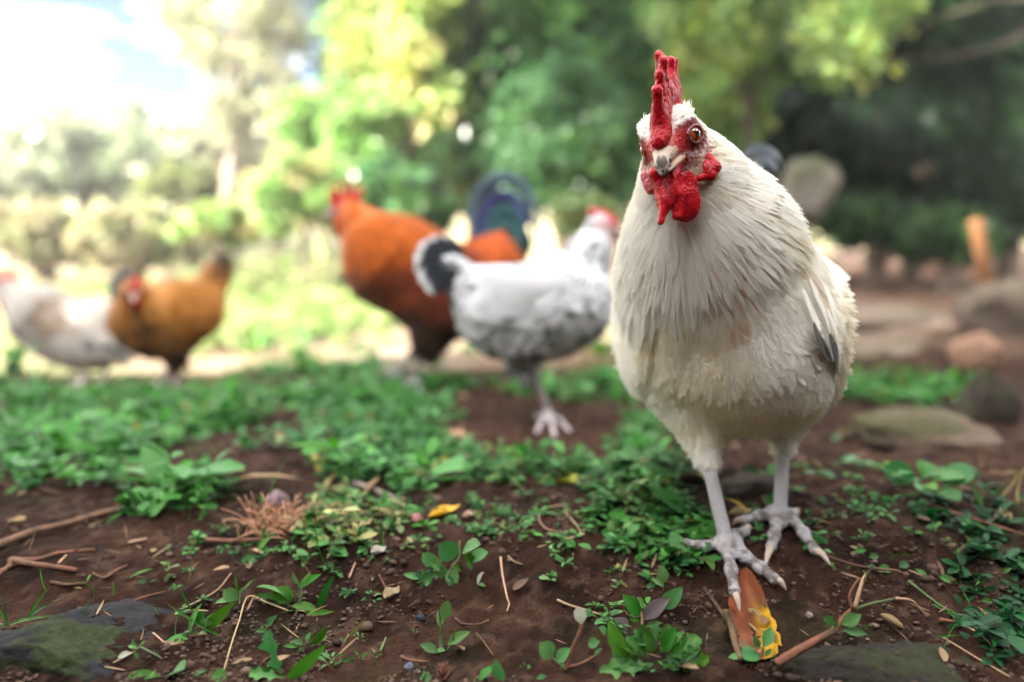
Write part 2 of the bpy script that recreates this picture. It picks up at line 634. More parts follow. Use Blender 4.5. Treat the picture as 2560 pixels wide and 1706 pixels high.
# loose crumbs of soil
ico_v, ico_f = None, None
import bmesh
_bm = bmesh.new()
bmesh.ops.create_icosphere(_bm, subdivisions=1, radius=1.0)
ico_v = np.array([v.co[:] for v in _bm.verts])
ico_f = np.array([[v.index for v in f.verts] for f in _bm.faces])
_bm.free()
_bm = bmesh.new()
bmesh.ops.create_icosphere(_bm, subdivisions=3, radius=1.0)
ico3_v = np.array([v.co[:] for v in _bm.verts])
ico3_f = np.array([[v.index for v in f.verts] for f in _bm.faces])
_bm.free()


def scatter_shapes(tv, tf, pos, scl, rng, cols, flat=(1, 1, .7)):
    N = len(pos)
    ang = rng.random(N) * 2 * pi
    c, s = np.cos(ang), np.sin(ang)
    sc = scl[:, None] * (np.array(flat) * rng.uniform(.7, 1.25, (N, 3)))
    tvj = tv[None] * sc[:, None] * rng.uniform(.8, 1.2, (N, len(tv), 1))
    x = tvj[..., 0] * c[:, None] - tvj[..., 1] * s[:, None]
    y = tvj[..., 0] * s[:, None] + tvj[..., 1] * c[:, None]
    V = np.stack([x, y, tvj[..., 2]], -1) + pos[:, None]
    F = (np.arange(N)[:, None, None] * len(tv) + tf[None]).reshape(-1, tf.shape[1])
    C = np.repeat(cols, len(tv), 0)
    return V.reshape(-1, 3), F, C


def ground_pts(n, y0, y1, rng, pw=1.0, spread=.78):
    y = y0 + (y1 - y0) * rng.random(n) ** pw
    x = (rng.random(n) * 2 - 1) * y * spread
    return np.stack([x, y, g(x, y)], -1)


_r1 = np.random.default_rng(21)
cp = ground_pts(26000, .46, 1.25, _r1, 1.5)
cl = fbm(cp * np.array([13, 13, 0]), 3, 91)
cp = cp[cl > .41]
cs = _r1.lognormal(-6.75, .5, len(cp))
cc = np.array([.060, .037, .027]) * _r1.uniform(.5, 1.6, (len(cp), 1))
lite = _r1.random(len(cp)) < .05
cc[lite] = np.array([.16, .11, .08]) * _r1.uniform(.6, 1.2, (lite.sum(), 1))
v, f, c = scatter_shapes(ico_v, ico_f, cp + np.array([0, 0, 1]) * (cs * .25)[:, None], cs, _r1, cc)
M['crumb'] = material('crumb', attr=True, rough=.85, spec=.08)
tag(obj('soil_crumbs', v, f, M['crumb'], cols=c), 'small dark crumbs of earth lying over the bare soil', 'soil crumbs', kind='stuff')

# hill on the left, far behind the yard
hx = np.linspace(-42, 40, 90)
hy = np.linspace(19, 38, 30)
HX, HY = np.meshgrid(hx, hy, indexing='ij')
hz = sstep(19, 34, HY) * (4.0 + 1.6 * (fbm(np.stack([HX * .08, HY * .02, HX * 0], -1), 3, 81) - .5)) - 1.0 + (fbm(np.stack([HX, HY, HX * 0], -1) * .4, 3, 83) - .5) * .8
hv = np.stack([HX, HY, hz], -1).reshape(-1, 3)
ii = np.arange(89 * 29)
i0 = (ii // 29) * 30 + ii % 29
hc = np.array([.20, .17, .09]) + (fbm(hv * .25, 4, 85) - .5)[:, None] * np.array([.16, .1, .08])
M['hillside'] = material('hillside', attr=True, rough=.9)
tag(obj('hill', hv, np.stack([i0, i0 + 30, i0 + 31, i0 + 1], -1), M['hillside'], cols=hc), kind='structure')
# ------------------------------------------------------------------ trees, bushes, rocks behind the yard
def leaf_quads(cen, rad, per, size, rng, cols, up=.5, aspect=.5, droop=0.0, squash=.8):
    """clumps of small four-sided leaves; cols = list of leaf colours, mixed clump by clump"""
    K = len(cen)
    rad = np.broadcast_to(np.asarray(rad, float), (K,))
    N = K * per
    ci = np.repeat(np.arange(K), per)
    off = nrm(rng.normal(size=(N, 3))) * (rng.random((N, 1)) ** .45)
    off[:, 2] *= squash
    p = cen[ci] + off * rad[ci, None]
    n = nrm(rng.normal(size=(N, 3)) * .7 + off * .7 + np.array([0, 0, up]))
    t = nrm(np.cross(n, rng.normal(size=(N, 3))) + np.array([0, 0, -droop]) + off * .3)
    t = nrm(t - n * (t * n).sum(1, keepdims=True))
    b = np.cross(n, t)
    L = size * rng.lognormal(0, .25, (N, 1))
    Wd = L * aspect
    V = np.stack([p, p + t * L * .5 + b * Wd * .5 + n * L * .06, p + t * L - n * L * .08, p + t * L * .5 - b * Wd * .5 + n * L * .06], 1)
    F = np.arange(N * 4).reshape(N, 4)
    cols = np.asarray(cols, float)
    mixc = cols[rng.integers(0, len(cols), K)][ci] * .65 + cols[rng.integers(0, len(cols), N)] * .35
    C = np.repeat(mixc * rng.lognormal(0, .22, (N, 1)), 4, 0)
    return V.reshape(-1, 3), F, C


def clump_centres(c, r, K, rng, shell=.6, gap=.42, seed=0):
    out = []
    r = np.asarray(r, float)
    while len(out) < K:
        d = nrm(rng.normal(size=3)) * rng.random() ** (1 / 3 if shell < .3 else .5 * (1 - shell) + .08)
        q = c + d * r
        if vnoise((q * 2.2 / r.mean())[None], seed)[0] > gap * rng.uniform(.7, 1.2): out.append(q)
    return np.array(out)


def tree(name, label, cat, crowns, base, rng, size, cols, trunk_r=.06, trunk_mat='bark', per=60, group=None, up=.5, aspect=.5, droop=0.0,
         gap=.42, limbs=7, shell=.6, lean=(0, 0), trunk=True, trunk_path=None):
    """crowns = [(centre, radii, clumps, clump radius)]; base = foot of the trunk"""
    base = np.asarray(base, float)
    root = empty(name, base, label, cat, group)
    cv = MB()
    allc = []
    for k, (c, r, K, cr) in enumerate(crowns):
        cc = clump_centres(np.asarray(c, float), r, K, rng, shell, gap, int(rng.integers(1000)))
        allc.append(cc)
        cv.add(*leaf_quads(cc, cr * rng.uniform(.6, 1.3, len(cc)), per, size, rng, cols, up, aspect, droop))
    cv.build('crown', M['crown'], root, smooth=False)
    allc = np.concatenate(allc)
    top = np.mean([c for c, *_ in crowns], axis=0)
    if trunk:
        tp = trunk_path if trunk_path is not None else [base - (0, 0, .1), base * .65 + top * .35 + rng.normal(size=3) * .06 * np.linalg.norm(top - base), base * .3 + top * .7 + rng.normal(size=3) * .05, top]
        tp = np.asarray(tp, float)
        v, f = tube(tp, np.linspace(trunk_r * 1.25, trunk_r * .4, len(tp)), 9, 14, .05, rng)
        obj('trunk', v, f, M[trunk_mat], root)
        pth = resample(tp, 20)
        for _ in range(limbs):
            e = allc[rng.integers(len(allc))]
            s = pth[rng.integers(7, 18)]
            v, f = tube([s, (s + e) / 2 + rng.normal(size=3) * .12 * np.linalg.norm(e - s) + (0, 0, .05), e], [trunk_r * .4, trunk_r * .25, trunk_r * .08], 6, 8)
            obj('limb', v, f, M[trunk_mat], root)
    return root


def under(px, py, d):
    """ground point below the picture point"""
    q = P(px, py, d)
    return on_ground(q[0], q[1])


def R_(rx, ry, d, lat=None):
    return (rx * d / FPX, (lat if lat is not None else (rx + ry) * .5 * d / FPX), ry * d / FPX)


rt = np.random.default_rng(31)
GREY = [(.20, .24, .14), (.25, .28, .18), (.30, .31, .22)]
OLIVE = [(.22, .22, .11), (.26, .24, .14), (.30, .26, .16)]
LIME = [(.14, .27, .07), (.20, .33, .10), (.28, .37, .15)]
MID = [(.045, .12, .035), (.07, .16, .045), (.10, .19, .055)]
BLUEG = [(.055, .15, .06), (.09, .20, .09), (.14, .26, .12)]
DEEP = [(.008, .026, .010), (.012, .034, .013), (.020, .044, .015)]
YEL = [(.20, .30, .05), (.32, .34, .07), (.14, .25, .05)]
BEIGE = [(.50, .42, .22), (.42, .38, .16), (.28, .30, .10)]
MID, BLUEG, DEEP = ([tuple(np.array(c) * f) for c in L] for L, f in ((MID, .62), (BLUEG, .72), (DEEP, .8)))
HG = 'trees and bushes on the far slope'
# -- far left: grey-green trees on the slope
far = [((120, 420, 17), (190, 120), 60, 'broad grey-green tree on the far slope at the left edge of the picture', GREY),
       ((270, 370, 21), (150, 100), 50, 'rounded grey-green tree rising highest on the far slope', GREY),
       ((380, 440, 17), (120, 110), 50, 'dark grey-green tree low on the far slope, left of the pale slender tree', GREY),
       ((500, 400, 22), (120, 80), 40, 'small olive tree on the far slope just left of the pale slender tree', OLIVE),
       ((700, 420, 22), (150, 90), 40, 'olive tree on the far slope just right of the pale slender tree', OLIVE),
       ((30, 470, 15), (120, 90), 40, 'grey-green bush below the broad tree at the left edge', GREY),
       ((110, 590, 10), (150, 62), 40, 'dry olive-brown bush at the foot of the slope, above the cream rooster', [(.26, .24, .14), (.24, .25, .13), (.30, .26, .17)]),
       ((330, 590, 9.5), (150, 62), 40, 'dry straw-coloured bush at the foot of the slope, behind the golden brown hen', [(.28, .25, .15), (.24, .26, .13), (.32, .28, .18)]),
       ((470, 520, 12), (110, 90), 40, 'light green bush between the dry bushes and the pale slender tree', [(.13, .15, .06), (.16, .17, .08)])]
for (px, py, d), (rx, ry), K, lab, cl in far:
    b = under(px, py, d)
    tree('bush' if 'bush' in lab else 'tree', lab, 'bush' if 'bush' in lab else 'tree', [(P(px, py, d), R_(rx, ry, d), K, .32 * ry * d / FPX)], b, rt, .020 * d, cl,
         trunk_r=.012 * d, group=HG, per=70, gap=.3, limbs=4, aspect=.6)

# -- pale slender tree with hanging branches against the sky
D = 11.0
tb = under(580, 640, D)
tree('slender_tree', 'tall pale tree with thin drooping branches standing against the sky', 'tree',
     [(P(660, 60, D), R_(85, 150, D), 34, .42), (P(650, -120, D), R_(110, 100, D), 26, .42), (P(520, 110, D), R_(60, 70, D), 12, .32), (P(560, 270, D), R_(70, 70, D), 14, .32), (P(460, 20, D), R_(70, 50, D), 9, .30), (P(690, 270, D), R_(80, 80, D), 16, .36)],
     tb, rt, .15, [(.34, .33, .22), (.40, .38, .27), (.28, .29, .17)], trunk_r=.11, trunk_mat='pale_bark', per=42, gap=.25, limbs=22, droop=.6,
     trunk_path=[tb - (0, 0, .2), P(575, 480, D), P(600, 300, D), P(640, 100, D), P(660, -120, D)])

# -- sunlit light green shrubs in the middle
SH = 'sunlit shrubs behind the chickens'
shrubs = [((800, 330, 8.5), (120, 110), 46, 'airy light green shrub beside the pale slender tree', LIME),
          ((930, 340, 7.2), (120, 130), 54, 'tall light green shrub behind the red comb of the rust red rooster', LIME),
          ((740, 480, 7.4), (130, 90), 46, 'pale lime shrub left of the rust red rooster', LIME + BEIGE[:1]),
          ((960, 480, 6.2), (90, 80), 40, 'dense green shrub right above the back of the rust red rooster', BLUEG + LIME[:1]),
          ((1060, 540, 5.4), (70, 44), 26, 'low dark green shrub between the rust red rooster and its own tail', MID),
          ((560, 560, 8.0), (110, 50), 30, 'low pale shrub at the foot of the slope', LIME + BEIGE)]
for (px, py, d), (rx, ry), K, lab, cl in shrubs:
    tree('shrub', lab, 'shrub', [(P(px, py, d), R_(rx, ry, d), K, .30 * ry * d / FPX)], under(px, py, d), rt, .015 * d, cl, trunk_r=.035, group=SH, per=60, gap=.36, limbs=5)

# -- tall yellow-green and dark green trees of the middle
D = 7.5
tree('tree', 'tall yellow-green tree with cream flower heads, left of the dark ivied trunk', 'tree',
     [(P(950, 40, D), R_(90, 200, D), 60, .26), (P(1010, 240, D), R_(80, 130, D), 40, .24), (P(1060, 110, 6.1), R_(75, 130, 6.1), 34, .19), (P(1120, 250, 6.1), R_(45, 60, 6.1), 10, .15)],
     under(1000, 600, D), rt, .11, YEL + BEIGE + LIME, trunk_r=.07, per=60, gap=.40, up=.2, droop=.5)
D = 6.4
tree('ivied_tree', 'dark trunk wrapped in ivy, between the yellow-green tree and the round bush', 'tree',
     [(P(1190, 380, D), R_(105, 150, D), 70, .20), (P(1200, 150, D), R_(100, 170, D), 66, .24), (P(1290, 20, D), R_(160, 130, D), 50, .28)],
     under(1215, 560, D), rt, .085, DEEP + MID[:1] + [(.09, .10, .03)], trunk_r=.20, per=70, gap=.34, droop=.6,
     trunk_path=[under(1225, 560, D) - (0, 0, .2), P(1225, 420, D), P(1205, 200, D), P(1200, -60, D)])
D = 5.2
tree('round_bush', 'big round blue-green bush behind the white hen', 'bush',
     [(P(1420, 340, D), R_(180, 150, D), 120, .18), (P(1480, 480, D), R_(110, 70, D), 40, .14)], under(1440, 560, D), rt, .060, BLUEG + MID, trunk_r=.05, per=80, gap=.40)
D = 6.0
tree('tree', 'leafy mid green tree above the round blue-green bush', 'tree',
     [(P(1440, 90, D), R_(190, 150, D), 90, .24), (P(1640, 160, D), R_(170, 200, D), 90, .24), (P(1580, -60, D), R_(220, 130, D), 60, .28)],
     under(1560, 620, D), rt, .080, MID + BLUEG[:2] + LIME[:1], trunk_r=.10, per=70, gap=.40)
D = 5.0
tree('tree', 'sunlit yellow-green tree whose leaves hang behind the head of the white rooster', 'tree',
     [(P(1790, 200, D), R_(120, 190, D), 74, .18), (P(1900, 70, D), R_(160, 120, D), 60, .18), (P(1760, 10, D), R_(150, 90, D), 36, .2)],
     under(1900, 660, D), rt, .066, YEL[:2] + LIME + MID[:2], trunk_r=.06, per=60, gap=.44, droop=.5)
D = 4.4
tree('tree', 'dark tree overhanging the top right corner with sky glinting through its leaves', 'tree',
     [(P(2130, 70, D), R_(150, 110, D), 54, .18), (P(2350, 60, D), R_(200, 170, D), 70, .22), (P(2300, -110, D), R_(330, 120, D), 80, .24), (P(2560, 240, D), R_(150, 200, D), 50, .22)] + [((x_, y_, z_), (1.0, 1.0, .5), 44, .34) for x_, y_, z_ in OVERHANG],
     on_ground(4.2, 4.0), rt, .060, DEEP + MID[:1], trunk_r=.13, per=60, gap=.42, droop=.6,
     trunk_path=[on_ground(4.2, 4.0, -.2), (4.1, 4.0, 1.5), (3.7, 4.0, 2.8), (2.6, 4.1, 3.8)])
D = 4.0  # sunlit spray of the dark tree; its sunlight is put into lime colour
tree('lime_tree', 'slim tree with lime leaves catching the sun near the top right corner', 'tree',
     [(P(2110, 95, D), R_(105, 85, D), 30, .13), (P(2210, 20, D), R_(80, 60, D), 16, .12)], on_ground(3.7, 4.3), rt, .055, LIME + YEL[:2], trunk_r=.02, per=40, gap=.40, droop=.4, limbs=5,
     trunk_path=[on_ground(3.7, 4.3, -.2), (3.6, 4.3, .9), (3.0, 4.2, 1.75), P(2150, 40, D)])
DK_ = 'dark trees and bushes on the right'
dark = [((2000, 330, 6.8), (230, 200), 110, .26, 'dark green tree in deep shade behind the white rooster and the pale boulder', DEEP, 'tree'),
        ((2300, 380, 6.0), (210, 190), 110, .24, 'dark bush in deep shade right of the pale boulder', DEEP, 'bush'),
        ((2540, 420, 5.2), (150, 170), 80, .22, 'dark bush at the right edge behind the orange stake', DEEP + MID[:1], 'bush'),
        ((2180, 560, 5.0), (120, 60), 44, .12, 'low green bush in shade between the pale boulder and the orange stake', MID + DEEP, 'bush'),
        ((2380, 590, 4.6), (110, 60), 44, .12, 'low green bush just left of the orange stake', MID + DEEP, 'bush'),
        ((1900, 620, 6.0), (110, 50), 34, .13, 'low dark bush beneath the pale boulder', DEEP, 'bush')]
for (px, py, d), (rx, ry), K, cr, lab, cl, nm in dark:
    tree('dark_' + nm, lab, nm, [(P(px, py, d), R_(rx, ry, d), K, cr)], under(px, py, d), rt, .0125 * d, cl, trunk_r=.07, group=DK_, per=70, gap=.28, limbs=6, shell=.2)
# second row closing the view behind them
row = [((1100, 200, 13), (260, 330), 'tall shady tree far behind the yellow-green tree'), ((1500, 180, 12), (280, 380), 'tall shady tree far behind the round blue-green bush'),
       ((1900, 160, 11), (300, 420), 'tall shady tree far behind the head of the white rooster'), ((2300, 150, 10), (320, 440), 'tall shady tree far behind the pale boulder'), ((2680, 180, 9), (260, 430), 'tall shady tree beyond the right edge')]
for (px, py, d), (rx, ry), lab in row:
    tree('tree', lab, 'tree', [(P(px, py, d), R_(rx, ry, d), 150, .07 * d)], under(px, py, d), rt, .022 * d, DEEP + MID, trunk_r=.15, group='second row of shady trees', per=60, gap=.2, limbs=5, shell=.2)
# light plant in the sun behind the white hen's head
D = 3.5
tree('leafy_plant', 'bright pale green plant in the sun behind the head of the white hen', 'plant',
     [(P(1455, 535, D), R_(72, 50, D), 30, .055)], under(1455, 600, D), rt, .045, [(.17, .26, .11), (.22, .30, .14), (.30, .26, .08)], trunk_r=.012, per=26, gap=.2, up=1.0)

# -- the tree whose crown throws the yard into shade (its foot is left of the picture)
sh = np.random.default_rng(77)
cs_ = []
for cx, cy, cz, rx, ry, rz, K in SHADE:
    cs_.append(((cx, cy, cz), (rx, ry, rz), K, .34))
tree('shade_tree', 'wide spreading tree whose crown shades the near part of the yard', 'tree', cs_, on_ground(-4.6, -1.2), sh, .16, MID + DEEP, trunk_r=.22, per=70, gap=.12, shell=.1, limbs=14, aspect=.6,
     trunk_path=[on_ground(-4.6, -1.2, -.2), (-4.3, -.6, 1.4), (-3.6, .4, 2.6), (-2.4, 1.6, 3.3)])


for k, (cx, cy, cz, rx, ry, rz, K) in enumerate(BACK_BLOCKERS):
    tree('bush', ['tall green bush behind the viewer at the left', 'tall green bush right behind the viewer', 'tall green bush behind the viewer at the right', 'tall green bush beside the yard, right of the picture', 'green bush behind the viewer at the far left', 'green bush under the wide shade tree'][k], 'bush',
         [((cx, cy, cz), (rx, ry, rz), K, .36)], on_ground(cx, cy), sh, .15, DEEP, trunk_r=.06, per=60, gap=.0, shell=.3, limbs=5, aspect=.6)


# ------------------------------------------------------------------ rocks, stake
def rock(name, label, c, r, seed, col, moss=None, sub=3, rough=.6, parent=None, flat=0.0, mossz=.2):
    rg = np.random.default_rng(seed)
    bm = bmesh.new()
    bmesh.ops.create_icosphere(bm, subdivisions=sub + 1, radius=1)
    v = np.array([x.co[:] for x in bm.verts])
    f = np.array([[x.index for x in y.verts] for y in bm.faces])
    bm.free()
    dirs = nrm(rg.normal(size=(14, 3)))
    lim = rg.uniform(.62, .95, 14)
    for dd, l in zip(dirs, lim):          # chip flat facets
        h = v @ dd
        v = v - np.maximum(h - l, 0)[:, None] * dd * .85
    v = v * (1 + rough * .6 * (fbm(v * 1.6 + seed, 3, seed) - .5)[:, None] + .24 * rough * (fbm(v * 7 + seed, 4, seed + 1) - .5)[:, None] - .22 * rough * np.abs(fbm(v * 13 + seed, 4, seed + 2) - .5)[:, None])
    w = v * np.asarray(r) + np.asarray(c)
    cc = np.asarray(col) * (1 + .7 * (fbm(v * 3 + seed, 4, seed + 3) - .5))[:, None]
    if moss is not None:
        mk = sstep(.56, .70, fbm(v * 2.4 + seed, 4, seed + 5) + mossz * v[:, 2])
        cc = cc + (np.array([.040, .055, .014]) * (.6 + .8 * fbm(v * 20, 2, 3))[:, None] - cc) * (mk * moss)[:, None]
    o = obj(name, w, f, M['stone'], origin=np.asarray(c) - (0, 0, r[2]), cols=cc)
    tag(o, label, 'rock' if name != 'stone' else 'stone', 'rocks and stones lying in the yard')
    return o


M['stone'] = material('stone', attr=True, rough=.88, spec=.07, noise=(130, (.022, .019, .017), .50, .75, 6), bump=(110, .9, .006, 'noise'))
GREYR = (.115, .10, .092)
D = 3.6
rock('boulder', 'large pale upright boulder in the shade behind the white rooster', P(2020, 478, D), (.158, .14, .185), 43, (.12, .105, .085), .6, rough=.6)
rock('rock', 'broad flat mossy rock at the right, level with the white rooster belly', G(2290, 1115) + (0.02, .03, .004), (.125, .10, .045), 5, (.15, .105, .078), .6)
rock('rock', 'dark upright rock at the right edge behind the broad mossy rock', G(2480, 1060) + (.02, .05, .02), (.06, .06, .085), 8, (.06, .047, .038), .5)
rock('rock', 'terracotta coloured rock in the middle of the right side', G(2448, 930) + (0, .02, .045), (.075, .055, .075), 9, (.26, .15, .10))
rock('rock', 'small cream coloured rock left of the terracotta rock', G(2365, 842) + (0, .02, .02), (.055, .05, .040), 10, (.30, .21, .15))
rock('rock', 'flat grey slab at the foot of the orange stake', under(2535, 735, 2.6) + (0, 0, .06), (.20, .12, .135), 12, (.15, .11, .088), .3)
rock('rock', 'long low pale slab on the path behind the white rooster', G(2240, 800) + (0, .05, .0), (.30, .18, .06), 13, (.20, .15, .115), .2)
rock('rock', 'second long low slab on the path, in front of the pale slab', G(2250, 880) + (0, .05, -.01), (.24, .14, .05), 14, (.16, .12, .09), .4)
rock('rock', 'sunlit sandy rock against the right flank of the white rooster', G(2085, 690) + (0, .05, .03), (.14, .09, .07), 15, (.50, .38, .25))
rock('rock', 'dark rock below the grey slab at the right edge', G(2500, 830) + (.05, .03, .03), (.15, .08, .06), 16, (.07, .055, .05))
rock('rock', 'dark rock with a mossy crest filling the bottom left corner', G(150, 1660) + (-.02, .02, -.024), (.098, .080, .047), 17, (.026, .025, .027), .6, sub=5, rough=.7, mossz=.1)
rock('rock', 'dark wet rock at the bottom under the forked red twig', G(2200, 1672) + (.01, .0, -.024), (.105, .060, .040), 18, (.034, .028, .024), .4, sub=5, rough=.7)
rock('stone', 'rounded pinkish grey stone in the weeds left of the white hen', G(800, 985) + (0, .01, .006), (.050, .04, .024), 19, (.28, .23, .215))
rock('stone', 'smooth mauve pebble lying on bare soil left of the centre', G(690, 1262) + (0, 0, .004), (.015, .014, .011), 20, (.22, .15, .16))
rock('stone', 'flat brown stone half buried between the feet of the white rooster', G(1890, 1232) + (0, .01, .0), (.045, .034, .018), 21, (.12, .095, .08))
rock('stone', 'pink pebble at the edge of the yellowed weeds', G(1041, 1302) + (0, 0, .002), (.0065, .006, .005), 22, (.36, .16, .15))
rock('stone', 'small blue-black pebble beside the two-leaved sprout', G(1052, 1548) + (0, 0, .001), (.0042, .004, .0035), 23, (.03, .034, .045))
rock('stone', 'small slate pebble near the bottom edge by the spiky brown bud', G(1024, 1672) + (0, 0, .001), (.0044, .004, .0036), 24, (.11, .12, .15))
rock('stone', 'white pebble on the soil behind the yellow leaf', G(2024, 1540) + (0, 0, .001), (.0032, .003, .003), 25, (.26, .23, .20))

# orange wooden stake leaning at the right
a, b = under(2497, 706, 2.95) - (0, 0, .05), None
dS = proj(a)[2]
top = P(2441, 552, 2.90)
sv, sf = tube([a, a + (top - a) * .5, top - (top - a) * .03, top], [.027, .027, .028, .025], 12, 14, .03)
sv = sv + np.array([0, 0, 1]) * 0
sc = np.array([.11, .050, .022]) * (.8 + .5 * fbm(sv * np.array([40, 40, 6]), 3, 5))[:, None]
tag(obj('stake', sv, sf, M['attr'], origin=a, cols=sc), 'leaning orange-brown wooden stake standing at the right edge', 'stake')
# ------------------------------------------------------------------ the white rooster in front
WHITE = np.array([.92, .885, .815])
LEGC = np.array([.27, .25, .25])
RED = np.array([.40, .012, .014])
rr = np.random.default_rng(5)
H = P(1678, 350, .605)
hf = nrm(np.array([-.43, -.86, -.27]))
_L0 = nrm(np.cross([0, 0, 1], hf))
_U0 = np.cross(hf, _L0)
roll = radians(15)
hL = _L0 * cos(roll) + _U0 * sin(roll)
hU = np.cross(hf, hL)


def hd(a, b, c): return H + hf * a + hL * b + hU * c


feetA = {  # toes of the near foot: photograph pixels on the ground
    'root': (1815, 1352),
    'middle': [(1818, 1362), (1827, 1425), (1836, 1478)], 'middle_claw': (1850, 1535),
    'inner': [(1838, 1358), (1862, 1392), (1903, 1421), (1936, 1449)], 'inner_claw': (1966, 1476),
    'outer': [(1800, 1358), (1755, 1369), (1715, 1361)], 'outer_claw': (1690, 1366),
    'hind': [(1838, 1340), (1862, 1330)], 'hind_claw': (1880, 1322)}
feetB = {
    'root': (1950, 1285),
    'middle': [(1945, 1297), (1935, 1340), (1928, 1368)], 'middle_claw': (1912, 1420),
    'inner': [(1972, 1288), (2008, 1332), (2038, 1376)], 'inner_claw': (2076, 1414),
    'outer': [(1935, 1278), (1900, 1291), (1860, 1302)], 'outer_claw': (1832, 1313),
    'hind': [(1966, 1290), (1984, 1286)], 'hind_claw': (1998, 1282)}

wr_root = empty('rooster', G(1870, 1330), 'tall white rooster with red comb and muddy beak standing in front, staring ahead', 'rooster',
                'chickens in the yard')
wp = [
    ell(P(1814, 838, .775), (.093, .130, .092), k=.05, col=WHITE),
    ell(P(1855, 935, .785), (.083, .110, .052), k=.04, col=WHITE),
    cap(P(1805, 760, .735), P(1772, 650, .697), .098, .077, .04, WHITE),
    cap(P(1772, 650, .697), P(1752, 545, .664), .077, .056, .03, WHITE),
    cap(P(1752, 545, .664), P(1722, 445, .637), .056, .036, .03, WHITE),
    cap(P(1722, 445, .637), hd(-.010, 0, -.004), .036, .0235, .02, WHITE),
    cap(P(1830, 820, .87), P(1850, 690, .96), .085, .035, .05, WHITE),
    ell(P(1985, 810, .79), (.018, .10, .070), k=.03, col=WHITE),
    ell(P(1590, 800, .79), (.018, .10, .075), k=.03, col=WHITE),
    cap(P(1738, 985, .735), P(1767, 1148, .715), .040, .0125, .02, WHITE),
    cap(P(1960, 990, .785), P(1956, 1112, .765), .044, .0120, .02, WHITE),
    ell(H, (.0225, .0225, .0215), k=.01, col=WHITE),
    cap(hd(.003, .0125, .0115), hd(.003, -.0125, .0115), .0105, .0105, .008, WHITE),
    cap(hd(.008, 0, .0), hd(.026, 0, -.004), .015, .0095, .01, RED),
    cap(hd(-.004, .011, -.012), hd(-.004, -.011, -.012), .0125, .0125, .01, WHITE),
    cap(hd(.006, 0, -.012), hd(-.014, 0, -.03), .012, .018, .012, WHITE),
]
claws = []
for ft, hock in ((feetA, P(1769, 1152, .714)), (feetB, P(1957, 1122, .764))):
    rt = G(*ft['root'], .013)
    wp.append(cap(hock, rt, .0063 if ft is feetA else .0067, .0066, .006, LEGC))
    wp.append(cap(hock + (0, 0, .004), hock - (0, 0, .006), .0092, .0075, .006, LEGC))
    for nm in ('middle', 'inner', 'outer', 'hind'):
        pts = [rt - (0, 0, .002)] + [G(*q, .0070) for q in ft[nm]]
        rad = np.linspace(.0064, .0044, len(pts))
        for a, b, ra, rb in zip(pts[:-1], pts[1:], rad[:-1], rad[1:]):
            wp.append(cap(a, b, ra, rb, .004, LEGC * (.92 if nm == 'hind' else 1)))
            wp.append(cap(b, b, rb * 1.07, rb * 1.07, .003, LEGC))
        claws.append((pts[-1], G(*ft[nm + '_claw'], .003)))
    # webs between the toes
    m0, i0_, o0 = G(*ft['middle'][1], .005), G(*ft['inner'][1], .005), G(*ft['outer'][1], .005)
    for q in (i0_, o0):
        c_ = (rt * .5 + m0 * .25 + q * .25)
        wp.append(cap(c_, rt * .7 + m0 * .15 + q * .15, .0035, .0045, .006, LEGC * np.array([1, .86, .84])))


def wnoise(p):
    return (fbm(p * 90, 2, 7) - .5) * .0008


v, q = sdf_mesh(wp, .0022, wnoise)
c = prim_cols(wp, v, .003)
eyeL, eyeR = hd(.0085, .0212, -.001), hd(.0040, -.0212, -.001)
for e, sgn in ((eyeL, 1), (eyeR, -1)):
    d = np.linalg.norm((v - e) * 1.0, axis=1)
    loc = v - e
    fx, fu = loc @ hf, loc @ hU
    ring = np.sqrt((fx / 1.22) ** 2 + (fu * 1.0) ** 2) + 2 * np.maximum(0, np.abs((loc @ hL)) - .010)
    w1 = 1 - sstep(.0118, .0145, ring + (fbm(v * 500, 2, 3) - .5) * .004)
    c = c + (np.array([.15, .018, .016]) - c) * w1[:, None]
    rb_ = np.linalg.norm(np.stack([(v - hd(.019, sgn * .0125, -.002)) @ a_ for a_ in (hf, hL, hU)], 1) / np.array([1.1, 1, 1.1]), axis=1)
    c = c + (np.array([.42, .022, .022]) - c) * (1 - sstep(.006, .012, rb_ + (fbm(v * 400, 2, 23) - .5) * .005))[:, None] * .85
    # bare cheek below the eye down to the ear lobe, pinkish with white bristle stubble
    chk = np.linalg.norm(np.stack([(fx + .004) / 1.3, (fu + .017) / 1.15], 1), axis=1) + 2 * np.maximum(0, np.abs(loc @ hL) - .014)
    w2 = (1 - sstep(.009, .0135, chk)) * (1 - w1)
    stub = fbm(v * np.array([700, 700, 350]), 2, 9)[:, None]
    ccol = np.array([.42, .13, .115]) + (np.array([.62, .50, .46]) - np.array([.42, .13, .115])) * sstep(.42, .62, stub)
    c = c + (ccol - c) * w2[:, None]
dirt = sstep(.50, .62, fbm(v * 130, 3, 71)) * (1 - sstep(.010, .026, v[:, 2] - g(v[:, 0], v[:, 1]))) * .75
c = c + (np.array([.05, .03, .022]) - c) * dirt[:, None]
wr_skin = obj('body', v, q, M['skin'], wr_root, cols=c)
wv, wq = v, q

# claws
for a, b in claws:
    mid = (a + b) / 2 + np.array([0, 0, .003])
    tv, tf = tube([a, mid, b], [.0038, .0030, .0008], 8, 7)
    cc = np.tile(np.array([.52, .36, .29]), (len(tv), 1))
    obj('claw', tv, tf, M['horn'], wr_root)

# comb: one blade with upright points, pebbled skin
def hc(a, b, c): return hd(a, b + .016 * (max(c, 0) / .07) ** 1.3, c)


